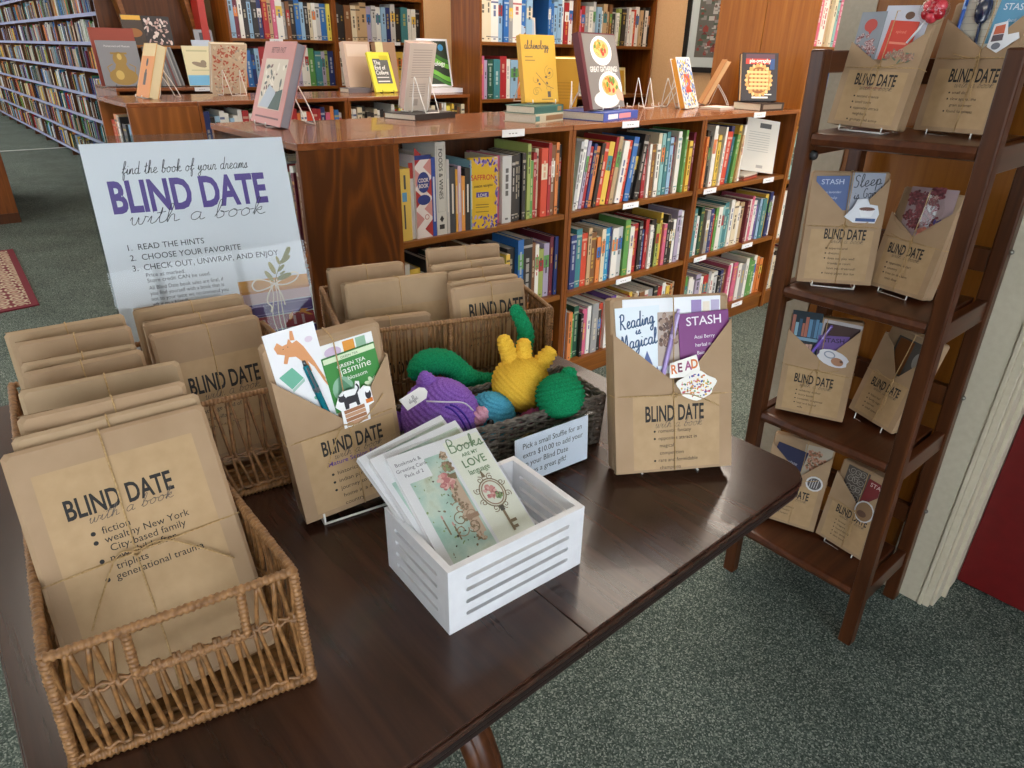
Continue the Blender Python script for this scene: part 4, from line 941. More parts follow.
# ------------------------------------------------------------------ the poster in its slanted acrylic stand
PP = pose(.35, 1.173, .777, -11.25, -17)
t = thing('poster_sign', 'large white BLIND DATE with a book poster in a clear slanted stand', 'sign', PP)
b = MB(); b.box(-.1615, .1625, .0022, .0028, .003, .4445); y = .0018
b.script('find the book of your dreams', -.008, .3935, .0205, y, .0011, 1, 'CENTER', .3, fit=.202)
vs, fs, tw_ = text_mesh('BLIND DATE', .035, 0); b.text('BLIND DATE', -.008, .3325, .0715, y, 2, 'CENTER', .252/(tw_*.0715), .035)
b.script('with a book', -.004, .3105, .030, y - .0003, .0011, 1, 'CENTER', .22, fit=.222)
for i, s in enumerate(['1.  READ THE HINTS', '2.  CHOOSE YOUR FAVORITE', '3.  CHECK OUT, UNWRAP, AND ENJOY']): b.text(s, -.126, .2685 - i*.0175, .0142, y, 1, 'LEFT', .97)
for i, s in enumerate(['Price as marked.', 'Store credit CAN be used.']): b.text(s, -.108, .2215 - i*.0095, .0094, y, 1)
for i, s in enumerate(['All Blind Date book sales are final, if', 'you find yourself with a book that is', 'not to your taste we recommend you', 'gift it to a friend!']): b.text(s, -.108, .1995 - i*.0097, .0094, y, 1, 'LEFT', .88)
# illustration: tied stack of books with a sprig
def bk(x0, x1, z0, z1, cov, pg, k):
    yy = y - k*.0001
    b.poly([(x0, z0), (x1, z0 + .002), (x1, z1), (x0, z1)], yy, cov)
    b.rect(x0 + .006, x1, z0 + (z1-z0)*.22, z1 - (z1-z0)*.2, yy - .00004, pg)
bk(.036, .1625, .168, .193, 3, 3, 0); b.rect(.036, .1625, .168, .173, y - .0001, 4)
bk(.04, .1625, .148, .168, 5, 5, 1); bk(.043, .1625, .123, .148, 6, 6, 2); b.ribbon([(.05,.143),(.16,.144)], .0012, y - .0004, 7); b.ribbon([(.05,.127),(.16,.129)], .0012, y - .0004, 7)
bk(.055, .1625, .096, .123, 8, 8, 3); [b.rect(x, x + .005, .101, .118, y - .0005, 5) for x in (.066, .122, .138)]
bk(.046, .1625, .066, .096, 6, 6, 4); bk(.04, .1625, .03, .066, 5, 5, 5)
for q in (.093, .1, .105): b.ribbon(smoothline([(q, .19), (q + .001, .16), (q - .003 + (q-.1)*.6, .12), (q, .075)], 4), .0016, y - .0007, 9)
for c in ([(.1,.181),(.085,.175),(.066,.173),(.06,.184),(.07,.193),(.087,.189),(.1,.181)], [(.1,.181),(.118,.178),(.137,.183),(.146,.193),(.138,.199),(.12,.191),(.1,.181)], [(.098,.181),(.086,.165),(.081,.15),(.087,.14),(.084,.13)], [(.102,.18),(.109,.16),(.112,.14)]): b.ribbon(smoothline(c, 5), .0026, y - .0008, 9)
b.ribbon(smoothline([(.1,.18),(.108,.2),(.12,.222),(.136,.247)], 4), .0012, y - .0007, 10)
for (x, z, a, L) in ((.093,.197,120,.012),(.101,.211,108,.0125),(.12,.193,15,.0145),(.117,.209,40,.009),(.114,.224,100,.008),(.127,.224,30,.0125),(.133,.236,55,.0125),(.118,.2,25,.006)): b.ell(x, z, L, L*.34, y - .0009, 10 + int(a > 60), 14, a)
for (x, z, a) in ((.118,.116,60),(.142,.124,20),(.15,.118,-20)): b.poly([(x - .008*math.cos(R(a)), z - .008*math.sin(R(a))), (x + .003, z - .003), (x + .011*math.cos(R(a)), z + .011*math.sin(R(a))), (x - .003, z + .005)], y - .0009, 12)
b.build('poster', cols('ececee', '26242a', '5d4590', 'dd9a3e', 'c9822c', 'd3b0ac', '5b3d80', 'a18cc0', 'a3323c', 'e9dcc6', '7d7a3a', '9a8f4a', 'd98f35'), t)
b = MB(); b.box(-.165, .167, -.0005, .0012, 0, .456); b.box(-.165, .167, .0038, .0055, 0, .456); b.build('acrylic_holder', M['acrylic'], t)
b = MB(); b.T = Matrix.Rotation(R(17), 4, 'X'); b.box(-.165, .167, .004, .12, -.0052, -.0025); b.build('acrylic_foot', M['acrylic'], t)
# ------------------------------------------------------------------ crocheted toys
def crochet(b, path, radii, nst, row, mat=0, amp=.0036, sub=4):
    row *= 1.15; nst = max(6, int(nst*.85))
    """stitched tube: path of points, radius per point; real bumps per stitch"""
    P = smoothline(path, 6); Rr = [q[0] for q in smoothline([(r, 0) for r in radii], 6)]
    L = [0]
    for i in range(1, len(P)): L.append(L[-1] + max(1e-6, math.hypot(math.dist(P[i], P[i-1]), Rr[i] - Rr[i-1])))
    nr = max(3, int(L[-1]/row)); n = nr*sub; pts = []; rad = []
    j = 0
    for i in range(n + 1):
        s = L[-1]*i/n
        while j < len(L) - 2 and L[j+1] < s: j += 1
        f = (s - L[j])/(L[j+1] - L[j]); pts.append(Vector(lerp(P[j], P[j+1], f))); rad.append(max(.0004, Rr[j] + (Rr[j+1] - Rr[j])*f))
    m = nst*3; vs = []; up = None
    for i in range(n + 1):
        t_ = (pts[min(i+1, n)] - pts[max(i-1, 0)]); t_ = t_.normalized() if t_.length > 1e-9 else Vector((0, 0, 1))
        if up is None: up = t_.orthogonal().normalized()
        up = (up - t_*up.dot(t_)).normalized(); w = t_.cross(up); ph = i/sub
        for k in range(m):
            a = 2*math.pi*k/m; st = nst*a + (math.pi if int(ph) % 2 else 0)
            bmp = abs(math.sin(math.pi*ph))*(.62 + .38*math.cos(st + .5*math.sin(math.pi*ph)))
            r_ = rad[i] + amp*(bmp - .3)*min(1, rad[i]/.006)
            vs.append(pts[i] + (up*math.cos(a) + w*math.sin(a))*r_)
    fs = [(i*m+k, i*m+(k+1) % m, (i+1)*m+(k+1) % m, (i+1)*m+k) for i in range(n) for k in range(m)] + [tuple(range(m-1, -1, -1)), tuple(n*m+k for k in range(m))]
    b.add(vs, fs, mat, True)
def ball(b, c, r, nst=26, row=.0062, ax=(0, 0, 1), sq=1, mat=0, amp=.0042, n=9):
    a = Vector(ax).normalized(); c = Vector(c)
    crochet(b, [tuple(c - a*(r*sq*math.cos(math.pi*i/n))) for i in range(n + 1)], [max(.0008, r*math.sin(math.pi*i/n)) for i in range(n + 1)], nst, row, mat, amp)
Y = dict(purple=yarn('purple_yarn', '7a4bab', '9a70c8'), green=yarn('green_yarn', '0d6b42', '1c9461'), yellow=yarn('yellow_yarn', 'dda92c', 'efc24a'), blue=yarn('blue_yarn', '3f95b5', '62b5cf'), pink=yarn('pink_yarn', 'd98fa8', 'e6b2c2'))
GT = 'crocheted toys in the grey basket'
def toy(name, label, c): return thing(name, label, 'crochet toy', Matrix.Translation(c), GT)
def part(t, name, mat, fn):
    b = MB(); b.T = Matrix.Translation(-t.matrix_world.translation); fn(b); return b.build(name, mat, t)
t = toy('crochet_fish', 'purple crocheted round toy with a white tag at the left end of the grey basket', (.512, .748, .785))
part(t, 'body', Y['purple'], lambda b: ball(b, (.512, .748, .846), .060, 30, .0068, (.35, -.3, .9), .98))
part(t, 'ear', Y['purple'], lambda b: crochet(b, [(.502, .764, .888), (.499, .767, .908), (.497, .769, .919)], [.020, .012, .002], 10, .006))
part(t, 'ear', Y['purple'], lambda b: crochet(b, [(.487, .695, .838), (.487, .680, .846), (.488, .672, .850)], [.014, .010, .002], 8, .006))
part(t, 'tail', Y['purple'], lambda b: crochet(b, [(.468, .785, .836), (.452, .792, .840), (.443, .796, .842)], [.016, .012, .003], 9, .006))
part(t, 'cheek', Y['pink'], lambda b: ball(b, (.547, .700, .853), .0125, 9, .006, (.6, -.5, .9), 1.5))
part(t, 'snout', Y['pink'], lambda b: ball(b, (.512, .684, .838), .009, 8, .005))
def ptag(b):
    b.T = Matrix.Translation(-t.matrix_world.translation) @ pose(.447, .713, .912, 6, -50, -9)
    b.prism([(-.024, -.008), (.014, -.008), (.023, -.001), (.023, .006), (.016, .011), (-.024, .011)], -.0006, 0, 0); b.script('stuffie', -.006, -.002, .008, -.0009, .0006, 1, 'CENTER', .2, 0, .8)
part(t, 'paper_tag', [M['white'], plain('8a8a92', .6)], ptag)
part(t, 'tag_string', plain('d8d2dc', .5), lambda b: (b.tube(smoothline([(.463, .711, .903), (.486, .692, .902), (.510, .687, .895), (.523, .684, .882)], 4), .0011, 6), b.tube([(.518, .680, .886), (.527, .686, .877)], .0012, 6)))
def pstr(b):
    for q in ((0, 0, 0), (.014, -.006, .002)):
        pts = []
        for i in range(9):
            f = i/8; d = Vector((-.30 + .35*f + q[0]*8, -.62 - .1*f, .60 - .62*f + .5*f*(1-f))).normalized(); pts.append(tuple(Vector((.512, .748, .846)) + d*.0618))
        b.tube(pts, .0016, 6)
part(t, 'stitched_lines', plain('4a2a9a', .8), pstr)
t = toy('crochet_octopus', 'blue crocheted toy with a black bead eye, squeezed between purple and yellow ones', (.595, .728, .785))
part(t, 'body', Y['blue'], lambda b: ball(b, (.588, .722, .826), .040, 24, .006, (.2, -.2, 1), 1.1))
part(t, 'eye', plain('0c0c0e', .12), lambda b: b.add(*uvball((.561, .687, .843), .0062), 0, True))
part(t, 'mouth', plain('1b2a38', .7), lambda b: (b.tube([(.563, .684, .830), (.572, .681, .824)], .0012, 5), b.tube([(.566, .684, .823), (.574, .681, .816)], .0012, 5)))
part(t, 'arm', yarn('maroon_yarn', '6b2a4a', '8a3f60'), lambda b: crochet(b, [(.61, .70, .80), (.63, .668, .838), (.645, .655, .845)], [.012, .012, .006], 8, .006))
t = toy('crochet_chick', 'yellow crocheted toy with three spikes on its back, in the middle of the grey basket', (.665, .74, .785))
part(t, 'body', Y['yellow'], lambda b: ball(b, (.659, .729, .864), .047, 26, .0066, (.55, -.25, .65), 1.0))
for a, c, r in (((.648, .742, .902), (.638, .752, .946), .0135), ((.666, .733, .900), (.669, .735, .938), .0135), ((.685, .718, .890), (.712, .711, .918), .0145)):
    d = lerp(a, c, .55); part(t, 'spike', Y['yellow'], lambda b: crochet(b, [a, d, lerp(a, c, .95), c], [r, r*.92, r*.62, .001], 10, .006))
t = toy('crochet_snake', 'long green crocheted toy lying behind the purple one', (.6, .822, .785))
part(t, 'body', Y['green'], lambda b: crochet(b, [(.508, .812, .882), (.512, .815, .893), (.530, .822, .899), (.551, .825, .899), (.579, .825, .889), (.599, .82, .871), (.62, .815, .850), (.650, .81, .836), (.69, .805, .830)], [.001, .013, .0195, .021, .0205, .019, .0175, .017, .017], 14, .0062))
t = toy('crochet_dragon', 'green crocheted toy, head over the basket rim and curled tail standing up', (.69, .72, .785))
part(t, 'head', Y['green'], lambda b: ball(b, (.664, .643, .874), .0375, 22, .0062, (.2, .6, .9), .95))
part(t, 'ear', Y['green'], lambda b: ball(b, (.683, .645, .905), .0115, 9, .005))
part(t, 'body', Y['green'], lambda b: crochet(b, [(.675, .672, .850), (.70, .70, .82), (.72, .74, .81), (.722, .77, .82)], [.018, .026, .024, .018], 14, .0062))
part(t, 'tail', Y['green'], lambda b: crochet(b, [(.722, .772, .82), (.715, .787, .87), (.719, .79, .892), (.723, .79, .915), (.711, .79, .944), (.697, .79, .966), (.691, .79, .972)], [.018, .016, .0145, .0135, .0115, .0095, .001], 11, .006))
# ------------------------------------------------------------------ folding shelf with parcels
RX = pose(1.482, .5455, 0, -91.6, 1.3, -.9)    # local x runs to the viewer's right, y away from the viewer
rk = thing('folding_shelf', 'dark wood four-tier folding shelf full of wrapped parcels, before the orange panel', 'shelf', RX)
HW2, RD, RH = .19, .282, 1.37; ps = .032
SHR = (.172, .538, .874, 1.212)
for s in (-1, 1):
    x0 = s*HW2 - (0 if s < 0 else ps)
    for y0 in (0, RD - ps):
        b = MB(); b.box(x0, x0 + ps, y0, y0 + ps, 0, RH); b.build('post', M['rack'], rk, bevel=.004)
    for z in SHR:
        b = MB(); b.box(x0 + .006, x0 + ps - .006, ps, RD - ps, z - .05, z - .002); b.build('side_rail', M['rack_h'], rk, bevel=.002)
    b = MB(); b.box(x0 + .004, x0 + ps - .004, ps, RD - ps, RH - .045, RH - .003); b.build('top_rail', M['rack_h'], rk, bevel=.003)
    for z in (.63, .98, .3):
        b = MB(); b.T = Matrix.Translation((s*HW2, RD - ps/2, z)); b.add(*uvball((s*.002, 0, 0), .006), 0, True); b.build('screw_cap', M['metal'], rk)
for z in SHR:
    b = MB(); xi = HW2 - ps - .001
    prof = [(.004, z - .024), (.0, z - .012), (.004, z - .001), (.012, z), (RD - ps - .002, z), (RD - ps - .002, z - .022), (.012, z - .027)]
    n = len(prof); v = [(-xi, q[0], q[1]) for q in prof] + [(xi, q[0], q[1]) for q in prof]
    b.add(v, [tuple(range(n-1, -1, -1)), tuple(range(n, 2*n))] + [(i, (i+1) % n, n+(i+1) % n, n+i) for i in range(n)]); b.build('shelf', M['rack_h'], rk, bevel=.002)
for z in (1.30, .93, .60, .25):
    b = MB(); b.box(-HW2 + ps, HW2 - ps, RD - ps + .004, RD - .006, z, z + .05); b.build('back_rail', M['rack'], rk, bevel=.002)
# knob on the hinge under the top shelf
b = MB(); b.T = Matrix.Translation((-HW2 + ps + .003, .02, 1.165)); b.add(*uvball((0, 0, 0), .011), 0, True); b.build('hinge_knob', M['wire_dark'], rk)
def rb(label, p, w, h, t, pk, head, ls, tw, seed, lx=None, sub=None):
    sh = (-w/2 + .014, w/2 - .014, .008, h*.49)
    return kraft_book(label, p, w, h, t, sh, (head[0], head[1] + .010, head[2]), (head[0] - head[2]*.33, head[1] - .036, .0078, ls), pk, tw, tails=[(.045, .012), (-.03, -.05)] if seed % 2 else [(.01, -.075), (-.05, .008)], seed=seed, sub=sub)
L = ['*small town', '*sweet romance', '*opposites attract', 'enemies to', 'lovers']
P1 = (1.543, .655, 1.2215, -93.4, -8.9, 1.2)
o, mw, yf = rb('top shelf parcel at left with red rose-shaped lollipop and heart card', P1, .150, .218, .028, [(.075, .184), (-.006, .120), (-.075, .160)], (0, .092, .084), ['*second chance', '*small town', '*opposites attract', 'neighbors', '*grumpy and sunny'], (.0, .52), 11, sub=(' sweet edition', .0, .0735, .006, 5))
def heartcard(b):
    b.box(-.026, .026, 0, .0006, 0, .115, 0); y = -.0003
    b.ell(-.0005,.09,.013,.012,y,1,16); b.poly([(-.0125,.094),(.0115,.094),(.002,.072)],y-.00005,1)
    rn = random.Random(5)
    for i in range(40): rose(b, rn.uniform(-.02,.02), rn.uniform(.01,.072), .004, y - .0001 - i*3e-6, (2, 3, 4), rn)
insert('bookmark', 'bookmark with red heart and blossoms in the top left parcel of the folding shelf', 'bookmark', mw, -.046, .102, 2, heartcard, cols('8a8f96', 'b8443a', 'cdb3b0', 'a8797a', '7a3b3c'), -.0022)
insert('paper_card', 'white card behind the red packet in the top left parcel of the folding shelf', 'card', mw, .016, .13, 0, lambda b: (b.box(-.044, .044, 0, .0006, 0, .098, 0), b.ell(.006, .08, .009, .007, -.0003, 1)), cols('c9ccd8', '6b4a38'), -.001)
insert('packet', 'bright red packet in the top left parcel of the folding shelf', 'packet', mw, .012, .128, -3, lambda b: (b.box(-.026, .03, 0, .0025, 0, .072, 0), b.text('spiced', .002, .05, .008, -.0003, 1, 'CENTER'), b.rect(-.014, .02, .03, .034, -.0003, 1)), cols('cf3f2c', 'e78a70'), -.0050)
LO = thing('lollipop', 'red cellophane-wrapped lollipop in the top left parcel of the folding shelf', 'lollipop', mw @ Matrix.Translation((.036, -.0085, .160)) @ Matrix.Rotation(R(30), 4, 'Y'))
b = MB(); b.tube([(0, 0, 0), (0, 0, .048)], .0022, 8); b.build('stick', M['white'], LO)
b = MB(); rn = random.Random(2)
for i in range(6):
    a = i*1.047; b.add(*uvball((.012*math.cos(a), -.004, .066 + .012*math.sin(a)), .0115), i % 2, True)
b.add(*uvball((0, -.008, .066), .010), 0, True); b.build('candy', [plain('b01224', .15, 0, .6), plain('d8404e', .15, 0, .6)], LO)
b = MB(); b.add(*uvball((0, -.004, .066), .026, 14, 10), 0, True); b.build('cellophane', M['cello'], LO)
def rosedeco(b):
    rn = random.Random(8)
    for i in range(5): rose(b, -.02 + i*.011, .012 + (i % 3)*.004, .007, -.0002 - i*1e-4, (0, 1, 2), rn)
    for i in range(9): b.ell(-.026 + i*.006, .004 + (i*7 % 5)*.004, .006, .0018, -.0001, 3, 10, i*50)
insert('sticker', 'pencil rose sticker on the pocket of the top left parcel of the folding shelf', 'sticker', mw, .03, .122, -6, rosedeco, cols('b9907a', '9c6a58', '8a7a68', '66705a'), yf - .0016)
P2 = (1.60, .503, 1.2215, -103, -7, -1.5)
o, mw, yf = rb('top shelf parcel at right with dark spoon and blue tea in its pocket', P2, .150, .235, .026, [(.075, .214), (.01, .150), (-.075, .205)], (.012, .106, .092), ['*small dog', '*slow against the', 'grain summer', '*found happiness'], (.01, .57), 12)
insert('paper_card', 'pale lined card in the top right parcel of the folding shelf', 'card', mw, -.012, .14, 0, lambda b: (b.box(-.045, .04, 0, .0006, 0, .12, 0), [b.rect(-.042, .038, .02 + i*.012, .021 + i*.012, -.0003, 1) for i in range(8)]), cols('c9c2b2', 'a9a196'), -.001)
insert('wooden_spoon', 'dark blue glossy spoon in the top right parcel of the folding shelf', 'spoon', mw, -.004, .118, 6, lambda b: (b.add([(x*.6, y_*.12, z) for x, y_, z in uvball((0, 0, .102), .027)[0]], uvball((0, 0, 0), 1)[1], 0, True), b.tube([(0, 0, 0), (0, 0, .08)], .003, 8)), plain('1d2a4a', .15, 0, .6), -.0052)
insert('pen', 'blue pen clipped in the top right parcel of the folding shelf', 'pen', mw, -.052, .135, 0, lambda b: pen(b, .12, .0035), [plain('2456b0', .3), plain('8fa5d0', .3, .5)], -.0050)
insert('tea_bag', 'sky blue tea envelope in the top right parcel of the folding shelf', 'tea bag', mw, .04, .158, -4, lambda b: tea(b, 0, .066, .075, 'STASH', ('decaf',), .0155), cols('5d9fc4', 'dfeaf2'), -.0035)
insert('sticker', 'tumbler and snowy mitten sticker on the top right parcel of the folding shelf', 'sticker', mw, .04, .142, 4, lambda b: (b.prism([(-.02,.012),(-.016,.05),(.006,.053),(.012,.03),(.03,.032),(.034,.022),(.0,0)], -.0006, 0, 0), b.poly([(-.014,.032),(-.0125,.046),(.004,.048),(.005,.033)], -.0009, 1), b.poly([(-.015,.02),(-.014,.031),(.005,.032),(.005,.021)], -.0009, 2), b.ell(-.004,.012,.008,.006,-.0009,3)), cols('e6e8ec', 'c9603f', '5a4a52', '6a6f7c'), yf - .0018)
P3 = (1.548, .643, .884, -57.1, -7, -2.1)
o, mw, yf = rb('second shelf parcel at left with blue tea and Sleep is Good bookmark', P3, .158, .246, .026, [(.079, .232), (.01, .147), (-.079, .232)], (.007, .113, .086), ['*supernatural', '*dreams', '*does not play well', 'friends at court', 'have you dreamed?', '*heavy paper but fun'], (.004, .52), 13)
insert('tea_bag', 'slate blue tea envelope in the second shelf left parcel', 'tea bag', mw, -.033, .162, 2, lambda b: tea(b, 0, .068, .074, 'STASH', ('blue lavender', 'and tulip'), .0155), cols('41598f', 'b9c4e0'), -.0045)
insert('bookmark', 'grey Sleep is Good bookmark in the second shelf left parcel', 'bookmark', mw, .036, .13, 0, lambda b: (b.box(-.033, .033, 0, .0006, 0, .114, 0), b.script('Sleep', 0, .086, .026, -.0003, .0019, 1, 'CENTER', .2, 10, 1), b.script('is Good', .004, .062, .02, -.0003, .0016, 1, 'CENTER', .2, 10, .9)), cols('9aa0b0', '33363e'), -.0022)
insert('sticker', 'white teacup sticker on the second shelf left parcel', 'sticker', mw, .032, .138, 0, lambda b: (b.prism([(-.034,.012),(-.02,.03),(-.012,.05),(.008,.052),(.014,.04),(.03,.038),(.036,.02),(.03,0),(-.014,0)], -.0006, 0, 0), b.ell(.01,.03,.016,.004,-.0009,1,18), b.poly([(-.006,.028),(.026,.028),(.02,.013),(0,.013)],-.0009,2), b.rect(-.01,.03,.003,.01,-.0009,3)), cols('dfe2ea', '6a3a28', 'eef0f4', '30508a'), yf - .0018)
P4 = (1.596, .520, .884, -105.6, -10.2, -1.4)
o, mw, yf = rb('second shelf parcel at right with a dark red cellophane bouquet', P4, .140, .222, .028, [(.07, .19), (-.002, .122), (-.07, .165)], (-.006, .092, .082), ['*opposites attract', '*country', '*lives on the farm', 'next door'], (.0, .5), 14)
def bouquet(b):
    rn = random.Random(4); b.box(-.052, .052, 0, .0006, 0, .105, 0)
    for i in range(36): rose(b, rn.uniform(-.045, .02), rn.uniform(.02, .1), .009, -.0003 - i*6e-5, (1, 2, 3), rn)
    rose(b, .002, .012, .012, -.0032, (4, 5, 4), rn); rose(b, .03, .035, .01, -.0034, (6, 6, 0), rn)
insert('bookmark', 'card with dark red blooms behind cellophane in the second shelf right parcel', 'bookmark', mw, .008, .122, 3, bouquet, cols('a98f92', '5a1420', '7a2230', '8f3a44', 'c9705a', 'd9856a', '4a3a8f'), -.0022)
insert('cellophane_bag', 'clear cellophane bag over the dark red blooms on the second shelf', 'packet', mw, -.012, .125, 0, lambda b: b.add([(x*1.1, y_*.18, z) for x, y_, z in uvball((0, 0, .055), .052, 10, 7)[0]], uvball((0, 0, 0), 1, 10, 7)[1], 0, False), M['cello'], -.012)
P5 = (1.541, .621, .548, -72.3, -1, -2.5)
o, mw, yf = rb('third shelf parcel at left with library bookmark and lilac tea', P5, .158, .252, .026, [(.079, .238), (.008, .147), (-.079, .215)], (-.002, .097, .088), ['*celebrity author', '*story book', '*romantic suspense', '*lost and found', 'wife'], (.004, .48), 15)
def libcard(b):
    b.box(-.034, .034, 0, .0006, 0, .125, 0); rn = random.Random(6); x = -.032
    while x < .03: w_ = rn.uniform(.005, .009); b.rect(x, x + w_ - .001, .062, rn.uniform(.095, .118), -.0003, rn.randint(1, 5)); x += w_
    b.rect(-.034, .034, .052, .06, -.0003, 6); x = -.032
    while x < .03: w_ = rn.uniform(.005, .009); b.rect(x, x + w_ - .001, .004, rn.uniform(.03, .046), -.0003, rn.randint(1, 5)); x += w_
insert('bookmark', 'dark library shelf bookmark in the third shelf left parcel', 'bookmark', mw, -.042, .137, 0, libcard, cols('22303a', '5d86a8', '8fb3c4', '3d5a72', 'a86a5a', 'c4a08f', '7fa0b8'), -.0022)
insert('photo_card', 'dark photo card in a pale frame in the third shelf left parcel', 'card', mw, .033, .16, -3, lambda b: (b.box(-.042, .042, 0, .0006, 0, .088, 0), b.rect(-.038, .038, .006, .08, -.0003, 1)), cols('bdb6b8', '4a3533'), -.001)
insert('tea_bag', 'lilac tea envelope in the third shelf left parcel', 'tea bag', mw, .03, .145, 6, lambda b: tea(b, 0, .068, .068, 'STASH', (), .0155), cols('72589a', '2f2440'), -.0045)
insert('pen', 'violet pen in the third shelf left parcel', 'pen', mw, -.036, .125, -24, lambda b: pen(b, .1, .0040), [plain('7a5fc0', .3), plain('b9a8e6', .3)], -.0062)
insert('sticker', 'round white coffee-cup cat sticker on the third shelf left parcel', 'sticker', mw, .024, .135, -14, lambda b: (b.prism([(.034*math.cos(i*.3927)*(1.1 if i % 4 else .95), .026 + .02*math.sin(i*.3927)) for i in range(16)], -.0006, 0, 0), b.ell(-.01,.032,.013,.009,-.0009,1), b.ell(-.01,.032,.01,.006,-.00095,0), b.ell(.012,.022,.014,.01,-.0009,2), b.ell(.02,.026,.004,.003,-.001,3)), cols('d8d6dc', '8f97a8', 'a87a60', '6a4a3a'), yf - .0018)
P6 = (1.622, .500, .553, -110, -13.3, 1.3)
o, mw, yf = rb('third shelf parcel at right, turned sideways with a dark photo card', P6, .132, .232, .038, [(.066, .2), (.012, .12), (-.03, .185), (-.066, .21)], (0, .092, .08), ['*historical', '*family saga', '*secrets', '*small town'], (.01, .48), 16)
insert('photo_card', 'dark photo card in the third shelf right parcel', 'card', mw, .012, .125, 0, lambda b: (b.box(-.045, .045, 0, .0006, 0, .09, 0), b.rect(-.04, .0, .004, .086, -.0003, 1), b.ell(.024, .05, .012, .02, -.0003, 2)), cols('4a4642', '6e3f18', '8f8a86'), -.0022)
P7 = (1.585, .632, .182, -71, -8, 0)
o, mw, yf = rb('bottom shelf parcel at left, half hidden by the table corner', P7, .155, .25, .028, [(.0775, .225), (.01, .15), (-.0775, .225)], (.0, .098, .088), ['*mystery', '*island summer', '*two sisters', '*old letters'], (.01, .56), 17)
insert('packet', 'navy packet in the bottom shelf left parcel', 'packet', mw, -.026, .165, -8, lambda b: (b.box(-.045, .035, 0, .002, 0, .058, 0), b.text('chocolate', -.004, .012, .012, -.0003, 1, 'CENTER')), cols('26284a', 'c9c6cc'), -.0045)
insert('photo_card', 'floral card in the bottom shelf left parcel', 'card', mw, .042, .15, 2, lambda b: (b.box(-.034, .034, 0, .0006, 0, .092, 0), [rose(b, -.015 + (i % 3)*.015, .03 + (i // 3)*.02, .01, -.0003 - i*1e-4, (1, 2, 3), random.Random(i)) for i in range(8)]), cols('b3a794', 'a0684c', '6b5a40', 'c0907a'), -.0022)
insert('sticker', 'white doodle sticker on the bottom shelf left parcel', 'sticker', mw, .05, .118, 4, lambda b: (b.prism([(.022*math.cos(i*.5236), .022 + .022*math.sin(i*.5236)) for i in range(12)], -.0006, 0, 0), b.ell(0,.022,.017,.017,-.0009,1), [b.ribbon([(-.012 + i*.006,.01),(-.008 + i*.006,.034)], .0015, -.0012, 0) for i in range(4)]), cols('d8d6d6', '5a5456'), yf - .0018)
P8 = (1.605, .481, .182, -98.7, -8.1, -.5)
o, mw, yf = rb('bottom shelf parcel at right with a silver sketch card and red tea', P8, .14, .23, .036, [(.07, .205), (.01, .132), (-.07, .195)], (.004, .102, .086), ['*fantasy', '*dragons', '*found family', '*epic quest', '*slow burn'], (.008, .5), 18)
insert('bookmark', 'dark bookmark with pale sketched flowers in the bottom shelf right parcel', 'bookmark', mw, -.02, .125, 0, lambda b: (b.box(-.03, .03, 0, .0006, 0, .098, 0), [scroll(b, -.015 + (i % 3)*.014, .02 + (i // 3)*.022, .011, -.0004 - i*2e-5, .0016, 1, 1.6, i*60) for i in range(12)]), cols('564c44', 'a39a90'), -.0022)
insert('tea_bag', 'dark red tea envelope in the bottom shelf right parcel', 'tea bag', mw, .038, .145, -3, lambda b: tea(b, 0, .062, .066, 'STASH', (), .0155), cols('7a1f22', 'd9c0b8'), -.0045)
insert('sticker', 'glass jar sticker on the bottom shelf right parcel', 'sticker', mw, .03, .098, 0, lambda b: (b.prism([(.026*math.cos(i*.5236), .03 + .03*math.sin(i*.5236)) for i in range(12)], -.0006, 0, 0), b.ell(0,.03,.022,.026,-.0009,1), b.ell(-.004,.022,.012,.009,-.0011,2)), cols('cfd0d2', '8a6a4a', '5f4030'), yf - .0018)
for p, w_, t_, tz, nm in ((P1, .09, .028, 1.212, 'top left'), (P2, .09, .026, 1.212, 'top right'), (P3, .09, .026, .874, 'second shelf left'), (P4, .07, .028, .874, 'second shelf right'), (P6, .08, .038, .538, 'third shelf right'), (P8, .08, .036, .172, 'bottom right')):
    ledge('white wire stand under the %s parcel of the folding shelf' % nm, p, w_, t_, tz, hh=.08)
# ------------------------------------------------------------------ display books on the low bookcases
def cover_book(name, label, p, w, h, t, draw, colors, cover=0, spine='L', pages='paper', parent=None, cat='book'):
    """standing book, front cover at local y=0 facing -y, spine at its left (L) or right (R)"""
    o = thing(name, label, cat, pose(*p)); c = .0025; sx = -1 if spine == 'L' else 1
    b = MB(); b.box(-w/2, w/2, 0, c, 0, h, cover); b.box(-w/2, w/2, t - c, t, 0, h, cover)
    b.box(*( (-w/2, -w/2 + c) if sx < 0 else (w/2 - c, w/2) ), c, t - c, 0, h, cover)
    if draw: draw(b)
    b.build('cover', cols(*colors) if isinstance(colors[0], str) else colors, o)
    g = MB(); q = .004; g.box(-w/2 + (c if sx < 0 else q), w/2 - (q if sx < 0 else c), c, t - c, q, h - q); g.build('pages', M[pages] if isinstance(pages, str) else pages, o)
    return o
def flat_book(label, x, y, z, yaw, L, D, t, color, pg='paper', marks=(), open_='L'):
    """lying book: spine along local x on the near side (-y), cover up"""
    o = thing('book', label, 'book', pose(x, y, z, yaw)); c = .0025
    b = MB(); b.box(-L/2, L/2, 0, D, 0, c); b.box(-L/2, L/2, 0, D, t - c, t); b.box(-L/2, L/2, 0, c, c, t - c)
    for i, (x0, x1, m) in enumerate(marks): b.rect(x0, x1, t*.2, t*.8, -.0004 - i*.0001, m)
    b.build('cover', cols(*color), o)
    g = MB(); g.box(-L/2 + .004, L/2 - .004, c, D - .004, c, t - c); g.build('pages', M[pg], o)
    return o
